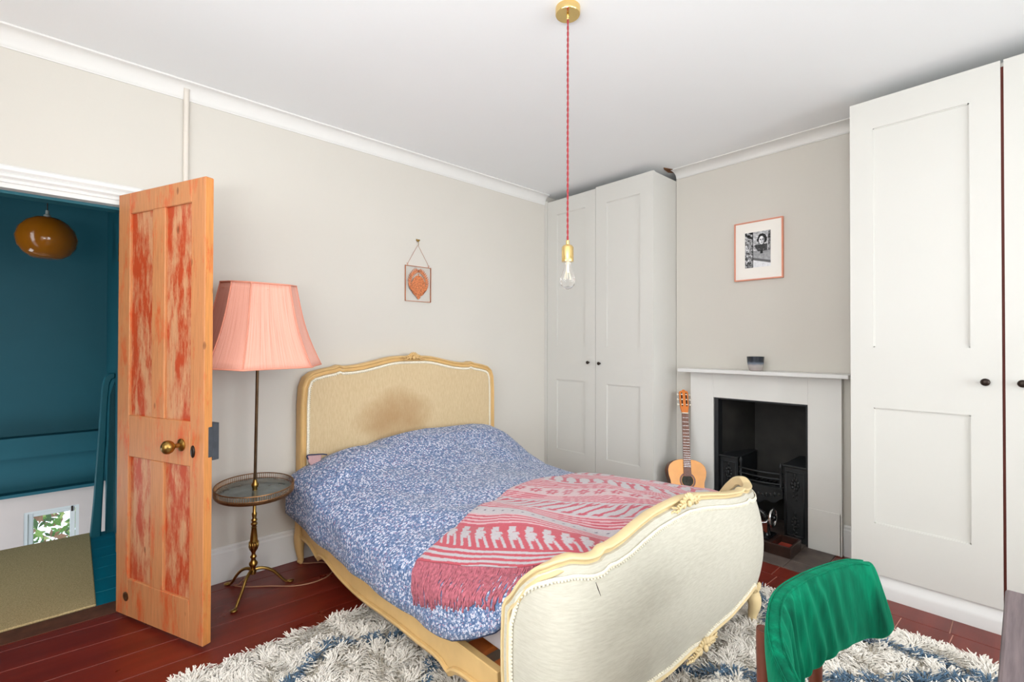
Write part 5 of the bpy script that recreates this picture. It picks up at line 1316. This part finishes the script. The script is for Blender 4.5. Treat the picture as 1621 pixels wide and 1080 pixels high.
bk = obj('backrest', g, m_velvet, ch, smooth=True, label='curved green velvet backrest')
s2 = bk.modifiers.new('s', 'SUBSURF'); s2.levels = 1; s2.render_levels = 2
for dnn in (0.004, 0.030):
    g = G(); g.tube([top_o[i]+pad_frame(i)[1]*(dnn+0.006)+Vector((0, 0, -0.001)) for i in range(2, nT-3)], 0.0022, 6); obj('seam_piping', g, m_velvet, bk, smooth=True)
# legs/posts
def post(name, pts_, rads): g = G(); P = smooth_path(pts_, 5); g.tube(P, [interp(i/(len(P)-1), rads) for i in range(len(P))], 10); return obj(name, g, m_walnut, ch, smooth=True)
post('leg', [(1.142, 0.402, 0.665), (1.142, 0.402, 0.64), (1.142, 0.402, 0.45), (1.13, 0.43, 0.2), (1.13, 0.46, 0.0)], [(0, 0.010), (0.05, 0.015), (0.5, 0.017), (1, 0.012)])
post('leg', [(1.49, 0.412, 0.60), (1.485, 0.402, 0.55), (1.47, 0.388, 0.46), (1.46, 0.39, 0.2), (1.46, 0.42, 0.0)], [(0, 0.010), (0.05, 0.015), (0.5, 0.017), (1, 0.012)])
post('leg', [(1.09, 0.02, 0.38), (1.09, 0.01, 0.2), (1.09, 0.0, 0.0)], [(0, 0.017), (1, 0.011)]); post('leg', [(1.44, 0.02, 0.38), (1.44, 0.01, 0.2), (1.44, 0.0, 0.0)], [(0, 0.017), (1, 0.011)])
g = G(); g.box(1.085, -0.02, 0.345, 1.455, 0.0, 0.385); g.box(1.09, 0.38, 0.345, 1.42, 0.40, 0.385); g.box(1.085, 0.0, 0.345, 1.105, 0.38, 0.385); g.box(1.42, 0.0, 0.345, 1.44, 0.38, 0.385); obj('seat_frame', g, m_walnut, ch, bevel=0.003)
obj('stretcher', G().box(1.14, 0.385, 0.50, 1.40, 0.402, 0.545), m_walnut, ch, bevel=0.004)
obj('seat', G().box(1.075, -0.04, 0.385, 1.45, 0.37, 0.43), m_velvet, ch, bevel=0.018, bseg=3)

# ------------------------------------------------------------------ grey wooden table corner
tb = empty('grey_table', (1.1, -0.3, 0), 'weathered grey purple wooden table corner at the right edge', 'table')
n_ = NT('weathered_grey_wood'); a_ = n_.noise(n_.coord('Object', (2, 40, 40)), 2.0, 5, 0.65); n_.col(n_.ramp(a_, [(0.3, lin((86, 74, 77))), (0.7, lin((122, 107, 108)))])); n_.bump(a_, 0.3, 0.003); m_grey = n_.set(0.6)
TX0, TX1, TY0, TY1, TZ = 0.62, 1.585, -0.62, 0.035, 0.74
o = obj('top_frame', G().box(TX0, TY1-0.075, TZ-0.035, TX1, TY1, TZ).box(TX0, TY0, TZ-0.035, TX1, TY0+0.075, TZ).box(TX0, TY0+0.075, TZ-0.035, TX0+0.075, TY1-0.075, TZ).box(TX1-0.075, TY0+0.075, TZ-0.035, TX1, TY1-0.075, TZ), m_grey, tb, bevel=0.006, bseg=2)
for k in range(5):
    y0 = TY0+0.078+k*0.1; box('top_plank', (TX0+0.078, y0, TZ-0.028, TX1-0.078, y0+0.096, TZ-0.006), m_grey, tb, bevel=0.003)
for (x, y) in ((TX0+0.03, TY0+0.03), (TX1-0.08, TY0+0.03), (TX0+0.03, TY1-0.08), (TX1-0.08, TY1-0.08)): box('leg', (x, y, 0, x+0.05, y+0.05, TZ-0.035), m_grey, tb, bevel=0.004)
